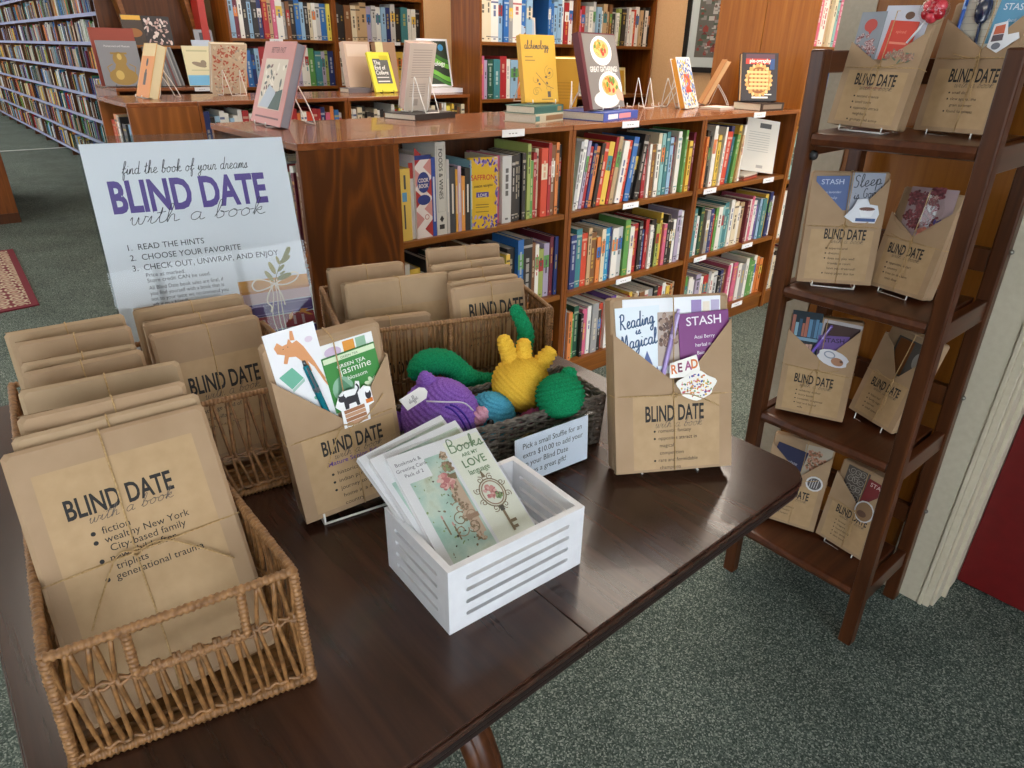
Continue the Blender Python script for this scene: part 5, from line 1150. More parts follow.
def easel(label, p, z, w=.1, h=.12, rev=False, mat='wire', th=.03):
    """wire easel; p is the pose of its book"""
    b = MB(); r = .0022; s = -1 if rev else 1; f = -.016 if not rev else th + .016
    ln = math.tan(R(abs(p[4])))
    for q in (-1, 1):
        x = q*w/2
        if not rev:
            b.tube(smoothline([(x, -.014, .016), (x, -.014, .002), (x, th*.5, .0015), (x, th + .02, .003), (x, th + .014 + ln*h*.5, h*.5), (x, th + .01 + ln*h, h), (x*.95, th + .016 + ln*h, h), (x*.9, th + .06 + ln*h, h*.4), (x*.85, th + .1 + ln*h*.6, .002)], 3), r, 6)
        else:
            b.tube(smoothline([(x, th + .012, .016), (x, th + .012, .002), (x, th*.5, .0015), (x, -.02, .003), (x, -.014 - ln*h*.5, h*.5), (x, -.010 - ln*h, h), (x*.95, -.016 - ln*h, h), (x*.9, -.05 - ln*h, h*.4), (x*.85, -.085 - ln*h*.6, .002)], 3), r, 6)
    e = th + .1 + ln*h*.6 if not rev else -.085 - ln*h*.6
    b.tube([(-w*.43, e, .002), (w*.43, e, .002)], r, 6)
    o = b.build('wire_stand', M[mat]); o.matrix_world = Matrix.Translation((p[0], p[1], z + .0005)) @ Matrix.Rotation(R(p[3]), 4, 'Z')
    return tag(o, label, 'book stand')
CT = NZ
# pink book at the end of the near row
p = (.965, 2.42, CT + .007, -92, -20, 0)
def pinkart(b):
    y = -.0004; b.rect(-.095, .1, .05, .215, y, 1); rn = random.Random(12)
    for i in range(40): b.ell(rn.uniform(-.08, .09), rn.uniform(.06, .2), rn.uniform(.004, .016), rn.uniform(.003, .009), y - .0001 - i*5e-6, rn.choice((2, 3, 4, 5)), 8, rn.uniform(0, 180))
    b.poly([(-.09, .055), (-.02, .13), (.04, .11), (.06, .055)], y - .0005, 6); b.poly([(.0, .052), (.098, .052), (.098, .12), (.05, .11)], y - .0006, 7)
    b.text('BETTER PAST', 0, .235, .026, y, 4, 'CENTER', .8, .01); b.rect(-.1, .11, .02, .026, y, 4)
cover_book('book', 'tall pink book on a wire easel at the near end of the low bookcases', p, .27, .272, .033, pinkart, ('c28a86', 'c9bfae', '8f8a80', '5f6460', '6f4f52', 'd9d0c2', 'a9b4c0', '3f5550'), 0, 'L', plain('8f8d96', .7))
easel('wire easel behind the pink book', p, CT, .1, .15, th=.033)
# cream back-to-front book on a black lying one
flat_book('thin black book lying on the near bookcase top under the cream book', 1.64, 2.36, CT, 14, .24, .17, .022, ('2b2828',), 'paper')
p = (1.612, 2.455, CT + .026, 3, 15, 0)
def backtxt(b):
    for i in range(12): b.rect(-.045, .045, .225 - i*.009, .228 - i*.009, -.0004, 2)
    for i in range(6): b.rect(-.045, .03, .10 - i*.009, .103 - i*.009, -.0004, 2)
    b.rect(-.02, .0, .02, .045, -.0004, 2)
cover_book('book', 'cream book turned back to front on a wire easel atop the thin black book', p, .125, .25, .04, backtxt, ('c9bcae', 'b9402f', 'a89c90'), 0, 'R', plain('c9a79a', .7))
b = MB(); b.box(-.0645, -.0625, .006, .03, 0, .25); easel('white wire easel in front of the cream book', p, CT + .022, .075, .12, True, th=.04)
# yellow book on two lying books
flat_book('lower teal-spined book of the pair lying under the yellow book', 1.965, 2.045, CT, 15, .21, .15, .031, ('b9b49c', '4f7f7c', '8a6a4a'), 'paper', ((-.105, -.075, 1), (-.03, .1, 2)))
flat_book('upper green-spined book of the pair lying under the yellow book', 1.975, 2.06, CT + .0312, 14, .21, .14, .028, ('3f6a62', '2f5a55', '9a7f52'), 'paper', ((-.1, .05, 1), (.06, .09, 2)))
p = (2.005, 2.135, CT + .066, -9, -12, 0)
def yart(b):
    y = -.0004; b.script('alchemology', -.008, .196, .03, y, .0028, 1, 'CENTER', .1, fit=.115); b.rect(-.066, -.03, .165, .169, y, 2); b.rect(-.066, -.02, .152, .156, y, 2)
    rn = random.Random(4)
    for i in range(7): scroll(b, rn.uniform(-.04,.05), rn.uniform(.03,.13), rn.uniform(.012,.03), y, .0013, 2, .8, i*50)
    for i in range(5): b.ell(rn.uniform(-.02,.055), rn.uniform(.02,.12), .006, .004, y - .0001, 1, 8, i*40)
    b.ribbon([(-.02,.11),(.03,.06),(.06,.05)], .0016, y, 1); b.rect(.03,.045,.018,.04,y,1); b.rect(.0, .055, .008, .012, y, 2)
cover_book('book', 'mustard yellow book with small drawings standing on two lying books', p, .162, .247, .03, yart, ('d9a62c', '5a4a3a', '97762c'), 0, 'L', plain('d9c489', .7))
easel('wire easel holding the mustard yellow book', p, CT + .0595, .11, .11, th=.03)
p = (2.42, 2.455, CT + .005, -35, 16, 0)
cover_book('book', 'plain yellow book turned away behind the mustard yellow one', p, .16, .225, .036, lambda b: [b.rect(-.06, .06, .12 - i*.014, .1215 - i*.014, -.0004, 1) for i in range(6)], ('c99a2e', '8f6f24'), 0, 'R', plain('e6d8b0', .7))
easel('wire easel in front of the plain yellow book', p, CT, .09, .12, True, th=.036)
# great gatherings cookbook
flat_book('blue book lying under the large cookbook', 2.30, 1.965, CT, 12, .29, .215, .032, ('3f57a8', 'd98f98', 'e4e4ea'), 'paper', ((-.02, .08, 1), (-.11, -.03, 2)))
p = (2.275, 2.02, CT + .042, 11, -16, 0)
def gg(b):
    y = -.0004; b.rect(-.118, .138, .0, .285, y, 1)
    rn = random.Random(7)
    def bowl(x, z, s):
        b.ell(x, z, .068*s, .047*s, y - .0002, 2, 24); b.ell(x, z + .006*s, .05*s, .03*s, y - .0003, 3, 20)
        for i in range(26): a = rn.uniform(0, 6.28); r = math.sqrt(rn.random()); b.ell(x + .04*s*r*math.cos(a), z + .008*s + .022*s*r*math.sin(a), .009*s, .007*s, y - .0004 - i*5e-6, rn.choice((4, 5, 6, 7)), 8, rn.uniform(0,180))
    b.ell(.01, .235, .075, .03, y - .0001, 8, 20); bowl(.012, .222, 1.2); b.ell(.005, .035, .1, .035, y - .0001, 9, 20); bowl(.045, .08, 1.35); b.poly([(.075,.06),(.11,.08),(.138,.05),(.138,.025),(.09,.03)], y - .0007, 8)
    b.text('GREAT GATHERINGS', .012, .142, .029, y - .0006, 2, 'CENTER', .78, .02); b.rect(-.0, .1, .132, .135, y - .0006, 2)
cover_book('book', 'large grey cookbook with two food bowls on its cover', p, .28, .29, .03, gg, ('5a1c2a', '7f7a76', 'eceae6', 'd9b27a', 'd98f3a', 'b9402c', '5f8a3c', 'e6c06a', 'd9a88f', 'd9d6d2'), 0, 'L')
b = MB(); b.T = pose(*p); 
b.T = b.T @ Matrix.Translation((-.14, .015, 0)) @ Matrix.Rotation(R(-90), 4, 'Z'); 
easel('wire easel holding the large cookbook', p, CT + .034, .13, .12, th=.03)
for q in (0, 1):
    pp = ((2.97, 2.44, 0, -14, -14, 0), (3.12, 2.40, 0, 10, -14, 0))[q]
    easel(('empty wire easel right of the large cookbook', 'second empty wire easel, beside the patterned book')[q], pp, CT, .075, .13, True, th=.02)
p = (3.12, 2.2, CT + .006, 14.6, -19.7, 0)
def patt(b):
    y = -.0004; rn = random.Random(3)
    for i in range(260): b.ell(rn.uniform(-.082, .082), rn.uniform(.01, .235), rn.uniform(.006, .014), rn.uniform(.004, .009), y - i*3e-6, rn.choice((1, 2, 3, 4)), 8, rn.uniform(0, 180))
    b.rect(-.035, .035, .085, .165, y - .0006, 5); b.rect(-.035, .035, .075, .088, y - .0007, 6)
cover_book('book', 'slim patterned blue and yellow book with an orange label on its cover', p, .18, .246, .03, patt, ('e4e2dc', '3f62a8', 'd9b23a', 'e8e6e2', '5f86c0', 'd9582c', 'c9303a'), 0, 'R', plain('d9972e', .6))
easel('wire easel behind the slim patterned book', p, CT, .09, .11, th=.03)
p = (3.47, 2.40, CT + .008, -139, -25, 0)
cover_book('book', 'tan book seen edge-on leaning on a wire easel before the orange panel', p, .19, .245, .026, None, ('c98f5a',), 0, 'L', plain('dcb98c', .7))
easel('wire easel holding the edge-on tan book', p, CT, .09, .1, th=.026)
flat_book('dark brown lettered book lying under the pie book', 3.43, 1.93, CT, -4, .20, .17, .036, ('2f211c', '8a7a6a'), 'paper', ((-.08, .08, 1),))
flat_book('white thin booklet lying left of the pie book', 3.28, 2.09, CT, 4, .16, .12, .01, ('d9cfc4',), 'paper')
p = (3.405, 2.0, CT + .043, -30, -14, 0)
def pie(b):
    y = -.0004; b.rect(-.08, .08, .175, .222, y, 1); b.rect(-.08, .08, .2, .222, y - .0001, 2); b.rect(.055, .08, .15, .2, y - .0002, 3)
    b.text('pie-ography', .0, .182, .026, y - .0003, 4, 'CENTER', .95, .02)
    b.ell(-.005, .098, .072, .075, y - .0002, 5, 28); b.ell(-.005, .098, .06, .063, y - .0003, 6, 28)
    for i in range(5):
        q = -.05 + i*.022; b.poly([(q, .05), (q + .012, .048), (q + .012, .152), (q, .15)], y - .0004, 5); b.poly([(-.058, .055 + i*.019), (.05, .055 + i*.019), (.05, .066 + i*.019), (-.058, .066 + i*.019)], y - .0005 - i*1e-5, 7)
    for i in range(22): a = i*.2856; b.ell(-.005 + .07*math.cos(a), .098 + .073*math.sin(a), .009, .007, y - .0006, 7 if i % 2 else 5, 10, a*57)
    b.rect(-.04, .05, .012, .02, y - .0003, 4); b.rect(.02, .07, .028, .033, y - .0003, 4)
cover_book('book', 'dark cookbook with a golden lattice pie on its cover', p, .20, .228, .028, pie, ('2d2526', 'c13a2e', '5a3a44', '2f4a7a', 'efe8dc', 'cf9a55', '8f5424', 'e4bb7c'), 0, 'R', plain('dcb98c', .7))
# ------------------------------------------------------------------ second row display
p = (.99, 4.02, CT + .005, -88, -20, 0)
def orng(b):
    y = -.0004; b.rect(-.09, .096, .0, .26, y, 1); b.rect(-.09, .096, .2, .26, y - .0001, 2); b.rect(-.02, .02, .06, .12, y - .0002, 3); b.ell(0, .17, .015, .02, y - .0002, 3); b.ell(0, .125, .013, .013, y - .0003, 3)
cover_book('book', 'orange and cream book on a white easel at the end of the second row', p, .20, .262, .046, orng, ('d9a05a', 'd98a45', 'dcc08a', '3a3030'), 0, 'L', plain('ddd0a8', .7))
easel('white easel holding the orange and cream book', p, CT, .1, .13, th=.046)
p = (1.475, 4.13, CT + .006, 6, 17, 0)
def flor(b):
    y = -.0004; rn = random.Random(21)
    for i in range(170): b.ell(rn.uniform(-.09, .09), rn.uniform(.01, .25), rn.uniform(.003, .012), rn.uniform(.002, .007), y - i*3e-6, rn.choice((1, 1, 2, 3)), 8, rn.uniform(0, 180))
cover_book('book', 'red and beige floral book seen from behind its white easel', p, .2, .26, .03, flor, ('cbb89c', 'b5614c', 'a8a090', 'd9ccb4'), 0, 'R')
easel('white easel in front of the floral book', p, CT, .1, .12, True, th=.03)
easel('empty white easel right of the floral book', (1.72, 4.12, 0, 14, 16, 0), CT, .07, .13, True, th=.02)
p = (2.40, 3.98, CT + .006, 0, -22, 0)
def coll(b):
    y = -.0004; b.rect(-.052, .058, .05, .2, y, 1)
    for i, s in enumerate(('The', 'End of', 'College')): b.text(s, -.046, .165 - i*.03, .034, y - .0003, 2, 'LEFT', .85, .02)
    b.rect(-.044, .04, .085, .09, y - .0002, 2); b.rect(-.044, .04, .06, .067, y - .0002, 2)
    for i in range(8): b.ell(.01 + (i % 4)*.014, .2 + (i // 4)*.012, .012, .008, y - .0001, 3)
cover_book('book', 'bright yellow book with a grey title block on the second row', p, .155, .24, .02, coll, ('e9dc3a', '5d5d5a', 'eceae4', 'd3c62a'), 0, 'L')
easel('dark wire easel holding the yellow college book', p, CT, .08, .11, mat='wire_dark', th=.02)
flat_book('grey book lying flat left of the yellow college book', 2.25, 4.05, CT, 0, .16, .12, .026, ('6a6468',), 'paper')
p = (2.34, 4.17, CT + .004, 4, -9, 0)
cover_book('book', 'thick cream book standing behind the yellow college book', p, .19, .285, .05, lambda b: b.rect(-.08, .08, .2, .27, -.0004, 1), ('c9ad98', 'd9c4b2'), 0, 'L')
p = (2.53, 4.15, CT + .004, 2, -8, 0)
cover_book('book', 'brown and cream book standing left of the green laptop-shaped book', p, .15, .285, .05, lambda b: (b.rect(-.075, -.02, .0, .285, -.0004, 1), b.ell(.01, .17, .02, .06, -.0005, 2)), ('a58266', 'd9cf9a', '4a2f24'), 0, 'L')
flat_book('white book lying under the green laptop-shaped book', 2.83, 3.86, CT, -3, .34, .2, .026, ('e4e4ea',), 'paper')
p = (2.785, 3.97, CT + .034, -6, -15, 0)
def green(b):
    y = -.0004; b.rect(-.1, .1, .012, .275, y, 1)
    for z, hgt, m in ((.2, .022, 2), (.165, .03, 3), (.085, .03, 3), (.06, .02, 2)):
        b.poly([(-.1 + .2*i/10, z - .05*i/10 + .012*math.sin(i*.5)) for i in range(11)] + [(.1 - .2*i/10, z - .05*(10-i)/10 + hgt + .012*math.sin((10-i)*.5)) for i in range(11)], y - .0002, m)
    b.ell(.055, .235, .02, .02, y - .0003, 4); b.text('ology', .035, .125, .04, y - .0006, 5, 'CENTER', .9, .01)
cover_book('book', 'green swirl biology book in a white border, shaped like a laptop', p, .225, .288, .012, green, ('e8e8ec', '22301f', '3f7a2e', '6fb53f', '3f8fc0', 'f0f0f0'), 0, 'L')
# cowboy picture book on the tall shelf
p = (3.325, 3.70, 1.406, 2, -6, 0)
cover_book('book', 'cream book with a cowboy portrait on the tall shelf above the mustard yellow book', p, .15, .15, .02, lambda b: (b.rect(-.062, .062, .02, .135, -.0004, 1), b.poly([(-.045, .02), (.035, .02), (.03, .05), (.012, .066), (-.012, .066), (-.035, .05)], -.0006, 2), b.ell(-.002, .078, .013, .017, -.0007, 3), b.ell(-.002, .09, .03, .006, -.0008, 2), b.ell(-.002, .1, .015, .012, -.0008, 2)), ('ddd2bc', 'a9bcd0', '7a4a2a', 'b9805a'), 0, 'L')
p = (4.30, 3.72, 1.0705, 2, -8, 0)
cover_book('book', 'yellow framed book facing out on the tall shelf beside the peach wall', p, .17, .19, .02, lambda b: b.rect(-.07, .07, .02, .17, -.0004, 1), ('e2d9a0', 'c99a2a'), 0, 'L')
p = (4.14, 3.71, 1.0705, -12, -9, 0)
cover_book('book', 'grey green booklet leaning beside the yellow framed book', p, .1, .2, .012, lambda b: b.poly([(-.05, .0), (.05, .0), (.0, .19)], -.0004, 1), ('7f9a8a', '5d7a72'), 0, 'L')
# saffron and other prominent cookbooks on the near top shelf
SX = 1.16
def spine_book(label, x, w, h, color, draw, d=.2, y0=0.02, yaw=0, lean=0, name='book'):
    o = thing(name, label, 'book', Matrix.Translation((SX + x, 1.905 + y0, .7703)) @ Matrix.Rotation(R(yaw), 4, 'Z') @ Matrix.Rotation(R(lean), 4, 'Y'))
    o['group'] = 'cookbooks on the top shelf of the near left bay'
    b = MB(); c = .0022; b.box(0, c, 0, d, 0, h); b.box(w - c, w, 0, d, 0, h); b.box(c, w - c, 0, c, 0, h); draw(b, w, h); b.build('cover', cols(*color), o)
    g = MB(); g.box(c, w - c, c, d - .004, .003, h - .004); g.build('pages', M['paper'], o)
    return o
def vtext(b, s, x, z, size, y, m): b.text(s, x, z, size, y, m, 'LEFT', 1, .01, -90)
spine_book('yellow spined book, first on the left of the near top shelf', .022, .045, .235, ('dcbb5a', '5d93b5', '4a4a4a'), lambda b, w, h: (b.rect(.012, .03, .13, .16, -.0004, 1), b.rect(.016, .022, .04, .12, -.0004, 2), b.rect(.02, .028, .17, .215, -.0004, 2)))
spine_book('slim white and red book between the yellow one and the COOK BOOK', .0685, .017, .25, ('d8d2cc', 'b03a34'), lambda b, w, h: b.rect(0, w, .2, h, -.0004, 1), y0=.03)
def cb(b, w, h):
    y = -.0004
    for i in range(4):
        for j in (0, 1):
            x, z = (.0 if j else w), .03 + i*.068 + j*.034; b.poly([(max(0, x - w/2), z), (x, z - .03) if 0 < x < w else (x, z - .03), (min(w, x + w/2), z), (x, z + .03)], y, 1 + (i + j) % 2)
    b.ell(w/2, .185, .025, .034, y - .0002, 3, 16); b.text('COOK', w/2, .186, .018, y - .0005, 0, 'CENTER', .75, .02); b.text('BOOK', w/2, .168, .018, y - .0005, 0, 'CENTER', .75, .02); b.ell(w/2, .128, .026, .017, y - .0002, 3, 16); b.ell(w*.65, .07, .013, .013, y - .0003, 0, 14); b.ribbon([(w*.65 + .008*math.cos(a), .07 + .008*math.sin(a)) for a in [k*.5 for k in range(14)]], .0022, y - .0004, 1)
    b.rect(0, w, h - .014, h, y - .0003, 3)
spine_book('thick red and white checked COOK BOOK on the near top shelf', .087, .064, .272, ('e2d6d0', 'a8322f', 'c98a84', '27397a'), cb)
spine_book('blue spined book right of the COOK BOOK', .1525, .015, .262, ('2f4a9a', 'c9ccd8'), lambda b, w, h: b.rect(.004, .011, .05, .2, -.0004, 1))
def ts(b, w, h): vtext(b, 'FOODS & WINES', w*.32, h*.93, .022, -.0005, 1); b.ell(w/2, .055, .009, .012, -.0004, 1, 4); b.rect(w*.25, w*.75, .02, .036, -.0004, 1); b.ribbon([(w*.14, .08), (w*.14, h*.96), (w*.86, h*.96), (w*.86, .08), (w*.14, .08)], .001, -.0004, 2)
spine_book('tall white lettered book on the near top shelf, highest there', .169, .042, .308, ('c9c6bd', '2a2826', '8a8780'), ts)
x = .2125
for i, (w, h, c, nm) in enumerate(((.012, .25, 'b9b6b2', 'slim grey'), (.024, .225, '3d4148', 'dark slate'), (.009, .215, 'd9a03c', 'slim amber'), (.014, .225, 'bfa3b4', 'slim lilac'), (.015, .19, 'e09a4a', 'small orange'), (.022, .215, '2a2c2e', 'black'), (.012, .24, '79a3ad', 'slim pale teal'))):
    spine_book('%s book between the tall white one and saffron, %s of seven' % (nm, nth(i + 1)), x, w, h, (c, 'd9d4c8'), lambda b, w, h: b.rect(w*.35, w*.65, h*.3, h*.75, -.0004, 1)); x += w + .0012
p = (SX + .364, 1.912, .7703, -17, 0, 0)
def saff(b):
    y = -.0004; rn = random.Random(5)
    for (z0, z1, n) in ((.0, .045, 34), (.215, .245, 26)):
        for i in range(n): b.ell(rn.uniform(-.052, .052), rn.uniform(z0, z1), .007, .0035, y - .0001 - i*4e-6, rn.choice((2, 3, 4)), 8, rn.choice((60, 90, 120)) + rn.uniform(-20, 20))
    for i in range(22): b.ell(rn.uniform(.044, .054), rn.uniform(.04, .21), .006, .003, y - .0003 - i*4e-6, rn.choice((2, 3)), 8, rn.uniform(60, 120))
    b.text('SAFFRON', -.003, .172, .026, y - .0006, 5, 'CENTER', .82, .015); b.script('Persian recipes', -.003, .148, .014, y - .0006, .001, 6, 'CENTER', .2, 4, .9); b.rect(-.028, .02, .112, .13, y - .0005, 3); b.text('LOVE', -.004, .114, .016, y - .0007, 7, 'CENTER', .9, .01)
    for z in (.085, .076, .06): b.rect(-.03, .02, z, z + .002, y - .0005, 6)
cover_book('book', 'yellow cookbook with purple crocus border, turned cover out on the near top shelf', p, .102, .245, .03, saff, ('e0b320', 'd9c24a', '7a5fa0', '4a3a8f', 'b9a0c4', 'c9482a', '4a3020', 'e6dfd0'), 0, 'L')
# leaning papers at the right end of the near top shelf
p = (2.821 + .66, 1.985, .791, -26, -14, 8)
cover_book('ring_binder', 'white spiral booklet leaning at the far right of the near top shelf', p, .2, .27, .012, lambda b: ([b.rect(-.08, .05, .2 - i*.012, .2025 - i*.012, -.0004, 1) for i in range(9)], b.rect(-.02, .05, .225, .25, -.0004, 2), b.rect(-.01, .03, .02, .035, -.0004, 1)), ('d9d4c8', 'a8a49c', '3a3a3a'), 0, 'L', 'paper', cat='booklet')
for i, c in enumerate(('b5523a', '7a3a30', 'c9c2b4')):
    flat_book('%s booklet lying at the right end of the near top shelf' % ('rust', 'maroon', 'pale')[i], 2.821 + .53, 1.94, .7706 + i*.0085, 8, .17, .12, .008, (c,), 'paper')
# ------------------------------------------------------------------ third row magazine display, far shelves, rug, counter, picture
MX, MY = 1.17, 5.36
bookcase('end_bookcase', 'low magazine bookcase in the third row behind the orange book', .86, .6, 1.085, (.09, .43, .76), pose(MX, MY, 0), True, ((.5, 1.084),))
mr = thing('magazine_rack', 'dark brown upright magazine rack with slanted dividers in the third row', 'rack', pose(1.28, 5.80, 1.085))
b = MB(); b.box(0, .74, .14, .16, 0, 1.2); b.build('back_panel', M['case_dark'], mr)
b = MB(); b.box(0, .74, -.14, .14, .24, .26); b.build('shelf', M['case_h'], mr)
for x, l, m in ((.16, -9, 'case_h'), (.62, -10, 'case_h'), (.70, -8, 'cherry')):
    b = MB(); b.T = Matrix.Translation((x, 0, .26)) @ Matrix.Rotation(R(l), 4, 'Y'); b.box(0, .03, .02, .14, 0, .75); b.build('divider', M[m], mr)

Z3 = 1.086
p = (1.27, 5.50, Z3 + .006, -6, -14, 0)
def vase(b):
    y = -.0004; b.text('Mohammed and Museum', 0, .245, .018, y, 2, 'CENTER', .85)
    b.ell(.0, .06, .085, .055, y, 1, 24); b.poly([(-.05,.09),(.05,.09),(.03,.14),(-.03,.14)], y - .0001, 1); b.ell(0, .17, .042, .045, y - .0002, 1, 20); b.rect(-.05, .05, .2, .212, y - .0002, 1)
    b.ell(-.02, .07, .025, .03, y - .0003, 3); b.ell(.0, .185, .014, .02, y - .0003, 3); b.ribbon([(-.05,.14),(-.085,.12),(-.075,.08)], .006, y, 1); b.ribbon([(.05,.14),(.085,.12),(.075,.08)], .006, y, 1)
cover_book('book', 'grey book with a gold vase on its cover, third row display', p, .245, .285, .02, vase, ('7f7f84', '97793a', 'c9c9cc', 'c4a65a'), 0, 'L')
easel('black wire easel holding the gold vase book', p, Z3, .12, .1, mat='wire_dark', th=.02)
p = (1.28, 5.61, Z3 + .004, -5, -9, 0)
cover_book('book', 'tall rust red topped book behind the gold vase book', p, .27, .36, .02, None, ('8f3a28',), 0, 'L')
x = 1.51
for i in range(12):
    c = ('7a7d7e', '8f9190', '5f6265', 'b8aa94', '7d7f80', '9a9c9d', '6a6a6c', '7d4c48', '838587', 'a5a5a4', '626568', '8a8c8d')[i]
    b = MB(); b.box(0, .010, 0, .18, 0, .25); o = b.build('magazine', plain(c, .5)); o.matrix_world = Matrix.Translation((x - .012 + i*.0125, 5.47, Z3 + .0003)) @ Matrix.Rotation(R(-12), 4, 'Y') @ Matrix.Translation((0, 0, .003))
    tag(o, 'thin leaning magazine, %s from left between the orange book and beach magazine' % nth(i + 1), 'magazine', 'leaning magazines in the third row')
p = (1.765, 5.44, Z3 + .005, -4, -13, 0)
cover_book('magazine', 'cream and blue beach magazine facing out in the third row', p, .19, .262, .01, lambda b: (b.rect(-.094, .094, .002, .07, -.0004, 1), b.ell(0, .14, .05, .015, -.0004, 2, 16, -15), b.ell(.03, .15, .02, .02, -.0005, 2), b.rect(-.06, .07, .1, .106, -.0004, 3), b.rect(-.07, .07, .225, .235, -.0004, 3)), ('d9cfa8', '6fb3dc', '8f7f6a', 'b9b48f'), 0, 'L', cat='magazine')
p = (1.60, 5.70, 1.346, 0, -8, 0)
def bw(b):
    rn = random.Random(3)
    for i in range(60): b.ell(rn.uniform(-.08, .08), rn.uniform(.01, .17), rn.uniform(.006, .018), rn.uniform(.004, .01), -.0004 - i*3e-6, rn.choice((1, 2, 3)), 8, rn.uniform(0, 180))
cover_book('book', 'black and pink mottled book on the upper ledge of the magazine rack', p, .18, .185, .02, bw, ('2a2426', 'b99a94', 'd3c4be', '4a3a3c'), 0, 'R', plain('e0d8b8', .7))
p = (1.44, 5.68, 1.346, -4, -20, 0)
cover_book('book', 'dark book with gold top on the upper ledge left of the mottled one', p, .13, .2, .02, lambda b: (b.rect(-.06, .06, .165, .195, -.0004, 1), b.ell(0, .08, .05, .03, -.0004, 2)), ('2f2018', 'c9982c', '8f5a24'), 0, 'L')
for i, (xx, c, nm) in enumerate(((1.86, 'b9c4d4', 'pale blue'), (1.90, '8f9098', 'grey'))):
    p = (xx, 5.60 + .03*i, Z3 + .004, 0, -10, 0); cover_book('leaflet', '%s leaflet sticking up behind the beach magazine' % nm, p, .13, .30 + .07*i, .008, lambda b: b.rect(-.03, .05, .3, .35, -.0004, 1) if i else None, (c, '3f3f48'), 0, 'L', cat='leaflet')
p = (1.915, 5.60, Z3 + .26, 0, -2, 0)
b = MB(); b.T = pose(*p); b.box(-.02, .03, .08, .22, 0, .42); o = b.build('magazine', plain('b02c22', .45)); tag(o, 'glossy red magazine standing in the magazine rack', 'magazine')
# far shelving along the left aisle: units with their discs and books
def strip_shelves(i, y0, L):
    t = thing('aisle_bookcase', '', 'bookcase', pose(1.70, y0 + L, 0, -90), 'aisle bookcases receding at far left')
    t['label'] = ('dark %s unit from the front of the long receding aisle bookcases' % nth(i + 1))
    W = L
    zs = (.10, .36, .60, .85, 1.11, 1.36, 1.61, 1.86)
    b = MB(); b.box(0, W, .26, .28, 0, 2.3); b.build('back_panel', M['case_dark'], t)
    for x in [k*W/3 for k in range(4)]:
        b = MB(); b.box(max(0, x - .012), min(W, x + .012), 0, .26, 0, 2.3); b.build('upright', M['case_dark'], t)
    for z in zs:
        b = MB(); b.box(.012, W - .012, .004, .26, z - .02, z); b.box(.012, W - .012, -.004, .004, z - .028, z + .004, 1); b.build('shelf', [M['case_dark'], plain('a3a6c4', .25)], t)
    return zs
rs = random.Random(31)
for i in range(6):
    y0 = 7.1 + i*2.9; L = 2.9; zs = strip_shelves(i, y0, L); mw = pose(1.70, y0 + L, 0, -90)
    for z in zs:
        for k in range(3):
            x = k*L/3 + .016
            while x < (k + 1)*L/3 - .05:
                w = rs.uniform(.014, .034)*(1 + .35*i); h = rs.uniform(.15, .205); b = MB(); b.box(0, w, 0, .13, 0, h)
                to_stuff(b, [plain(PAL[rs.choice('dddBnmsscaowwbgtrylpG')], .22, 0, .3)], mw @ Matrix.Translation((x, .015 + rs.uniform(0, .02), z + .0005))); x += w + .0015
o = STUFF.build('books', SMATS); tag(o, 'all the smaller far spines, mostly in the long receding aisle bookcases at left', 'books', None, 'stuff')
# rug, counter, picture
rg = thing('rug', 'red patterned rug at the left edge on the green carpet', 'rug', pose(-.395, 5.1, .0))
b = MB(); zprism(b, [(-.75, -.75), (.735, -.60), (.79, .85), (-.75, .95)], .001, .008); b.build('border', M['rug_edge'], rg)
b = MB(); zprism(b, [(-.72, -.71), (.70, -.56), (.75, .81), (-.72, .91)], .008, .0095); b.build('field', M['rug'], rg)
ct = thing('counter', 'dark wood counter end at the left edge', 'counter', pose(-.2, 7.9, 0))
b = MB(); b.box(-.9, .775, -.99, .6, 0, .84); b.build('body', M['case'], ct, bevel=.004)
b = MB(); b.box(-.92, .795, -1.01, .62, .84, .875); b.build('top', M['case_top'], ct, bevel=.004)
b = MB(); b.box(-.9, .776, -.995, -.99, .0, .08); b.build('plinth', M['case_dark'], ct)
pf = thing('framed_picture', 'black framed town picture with white mount on the peach wall', 'picture', Matrix.Translation((XW - .001, 2.95, 1.24)) @ Matrix.Rotation(R(-90), 4, 'Z'))
b = MB(); w_, h_ = .44, .95
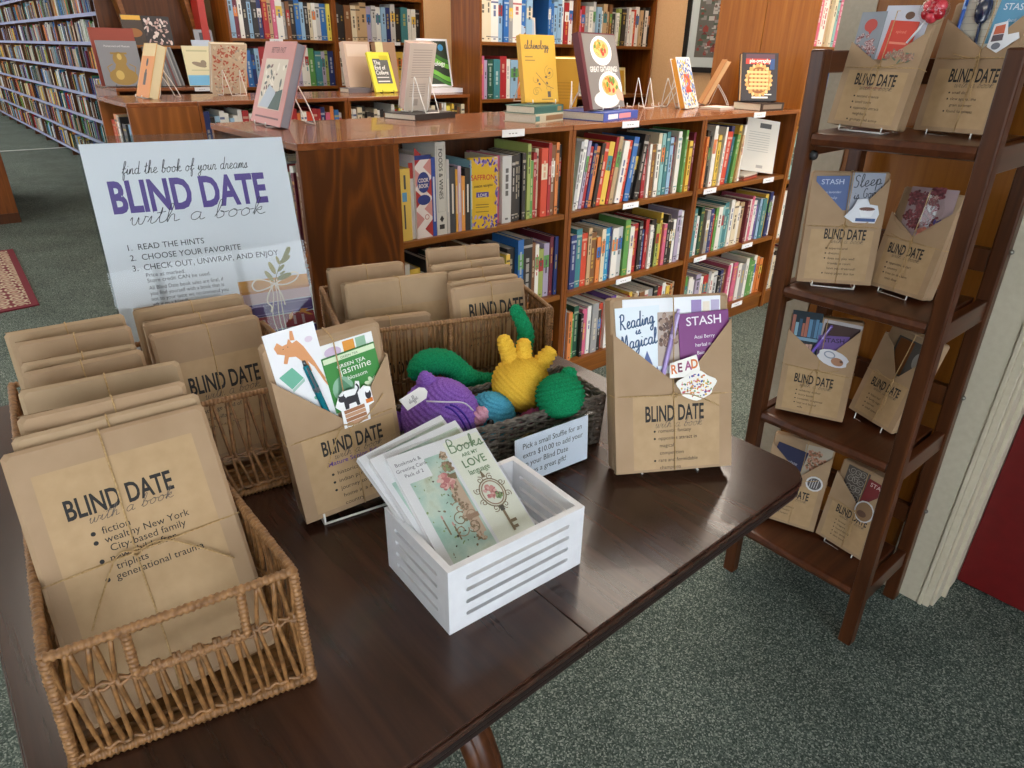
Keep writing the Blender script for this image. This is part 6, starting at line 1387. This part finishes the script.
for q in ((-w_, -w_ + .035, 0, h_), (w_ - .035, w_, 0, h_), (-w_ + .035, w_ - .035, 0, .035), (-w_ + .035, w_ - .035, h_ - .035, h_)): b.box(q[0], q[1], -.025, 0, q[2], q[3])
b.build('frame', plain('16130f', .35), pf)
b = MB(); b.rect(-w_ + .035, w_ - .035, .035, h_ - .035, -.012, 0); b.build('mount', plain('c9d0cc', .6), pf)
b = MB(); b.rect(-w_ + .10, w_ - .10, .10, h_ - .10, -.013, 0); rn = random.Random(17)
for i in range(420):
    x, z = rn.uniform(-w_ + .11, w_ - .14), rn.uniform(.11, h_ - .13); s = rn.uniform(.02, .05); b.rect(x, x + s, z, z + s*.6, -.0134 - i*2e-6, rn.choice((1, 2, 3, 4, 5)))
    if i % 2: b.poly([(x, z + s*.6), (x + s, z + s*.6), (x + s*.5, z + s)], -.0135 - i*2e-6, rn.choice((3, 6)))
b.build('picture', cols('66645c', 'b9b4ac', '8f8a84', '8f3f34', '4a5a48', '6a6460', '6e2f2a'), pf)
# ------------------------------------------------------------------ light and camera
w = bpy.data.worlds.new('daylight'); SC.world = w; w.use_nodes = True
bg = w.node_tree.nodes['Background']; bg.inputs[0].default_value = (.86, .93, 1, 1); bg.inputs[1].default_value = 4.2
cam = bpy.data.cameras.new('camera'); co = bpy.data.objects.new('camera', cam); COL.objects.link(co); SC.camera = co
cam.sensor_fit = 'HORIZONTAL'; cam.sensor_width = 36; cam.lens = 669.03/1024*36; cam.clip_start = .02
yw, pt, rl = R(-41.2756), R(26.3935), R(1.1876)
f = Vector((-math.sin(yw)*math.cos(pt), math.cos(yw)*math.cos(pt), -math.sin(pt))); rt = Vector((math.cos(yw), math.sin(yw), 0)); up = rt.cross(f)
r2 = math.cos(rl)*rt + math.sin(rl)*up; u2 = -math.sin(rl)*rt + math.cos(rl)*up
co.matrix_world = Matrix(((r2.x, u2.x, -f.x, 0), (r2.y, u2.y, -f.y, 0), (r2.z, u2.z, -f.z, 1.35), (0, 0, 0, 1)))
SC.view_settings.view_transform = 'Standard'; SC.view_settings.look = 'None'; SC.view_settings.gamma = 1
SC.view_settings.use_curve_mapping = False
SC.view_settings.exposure = 0.85
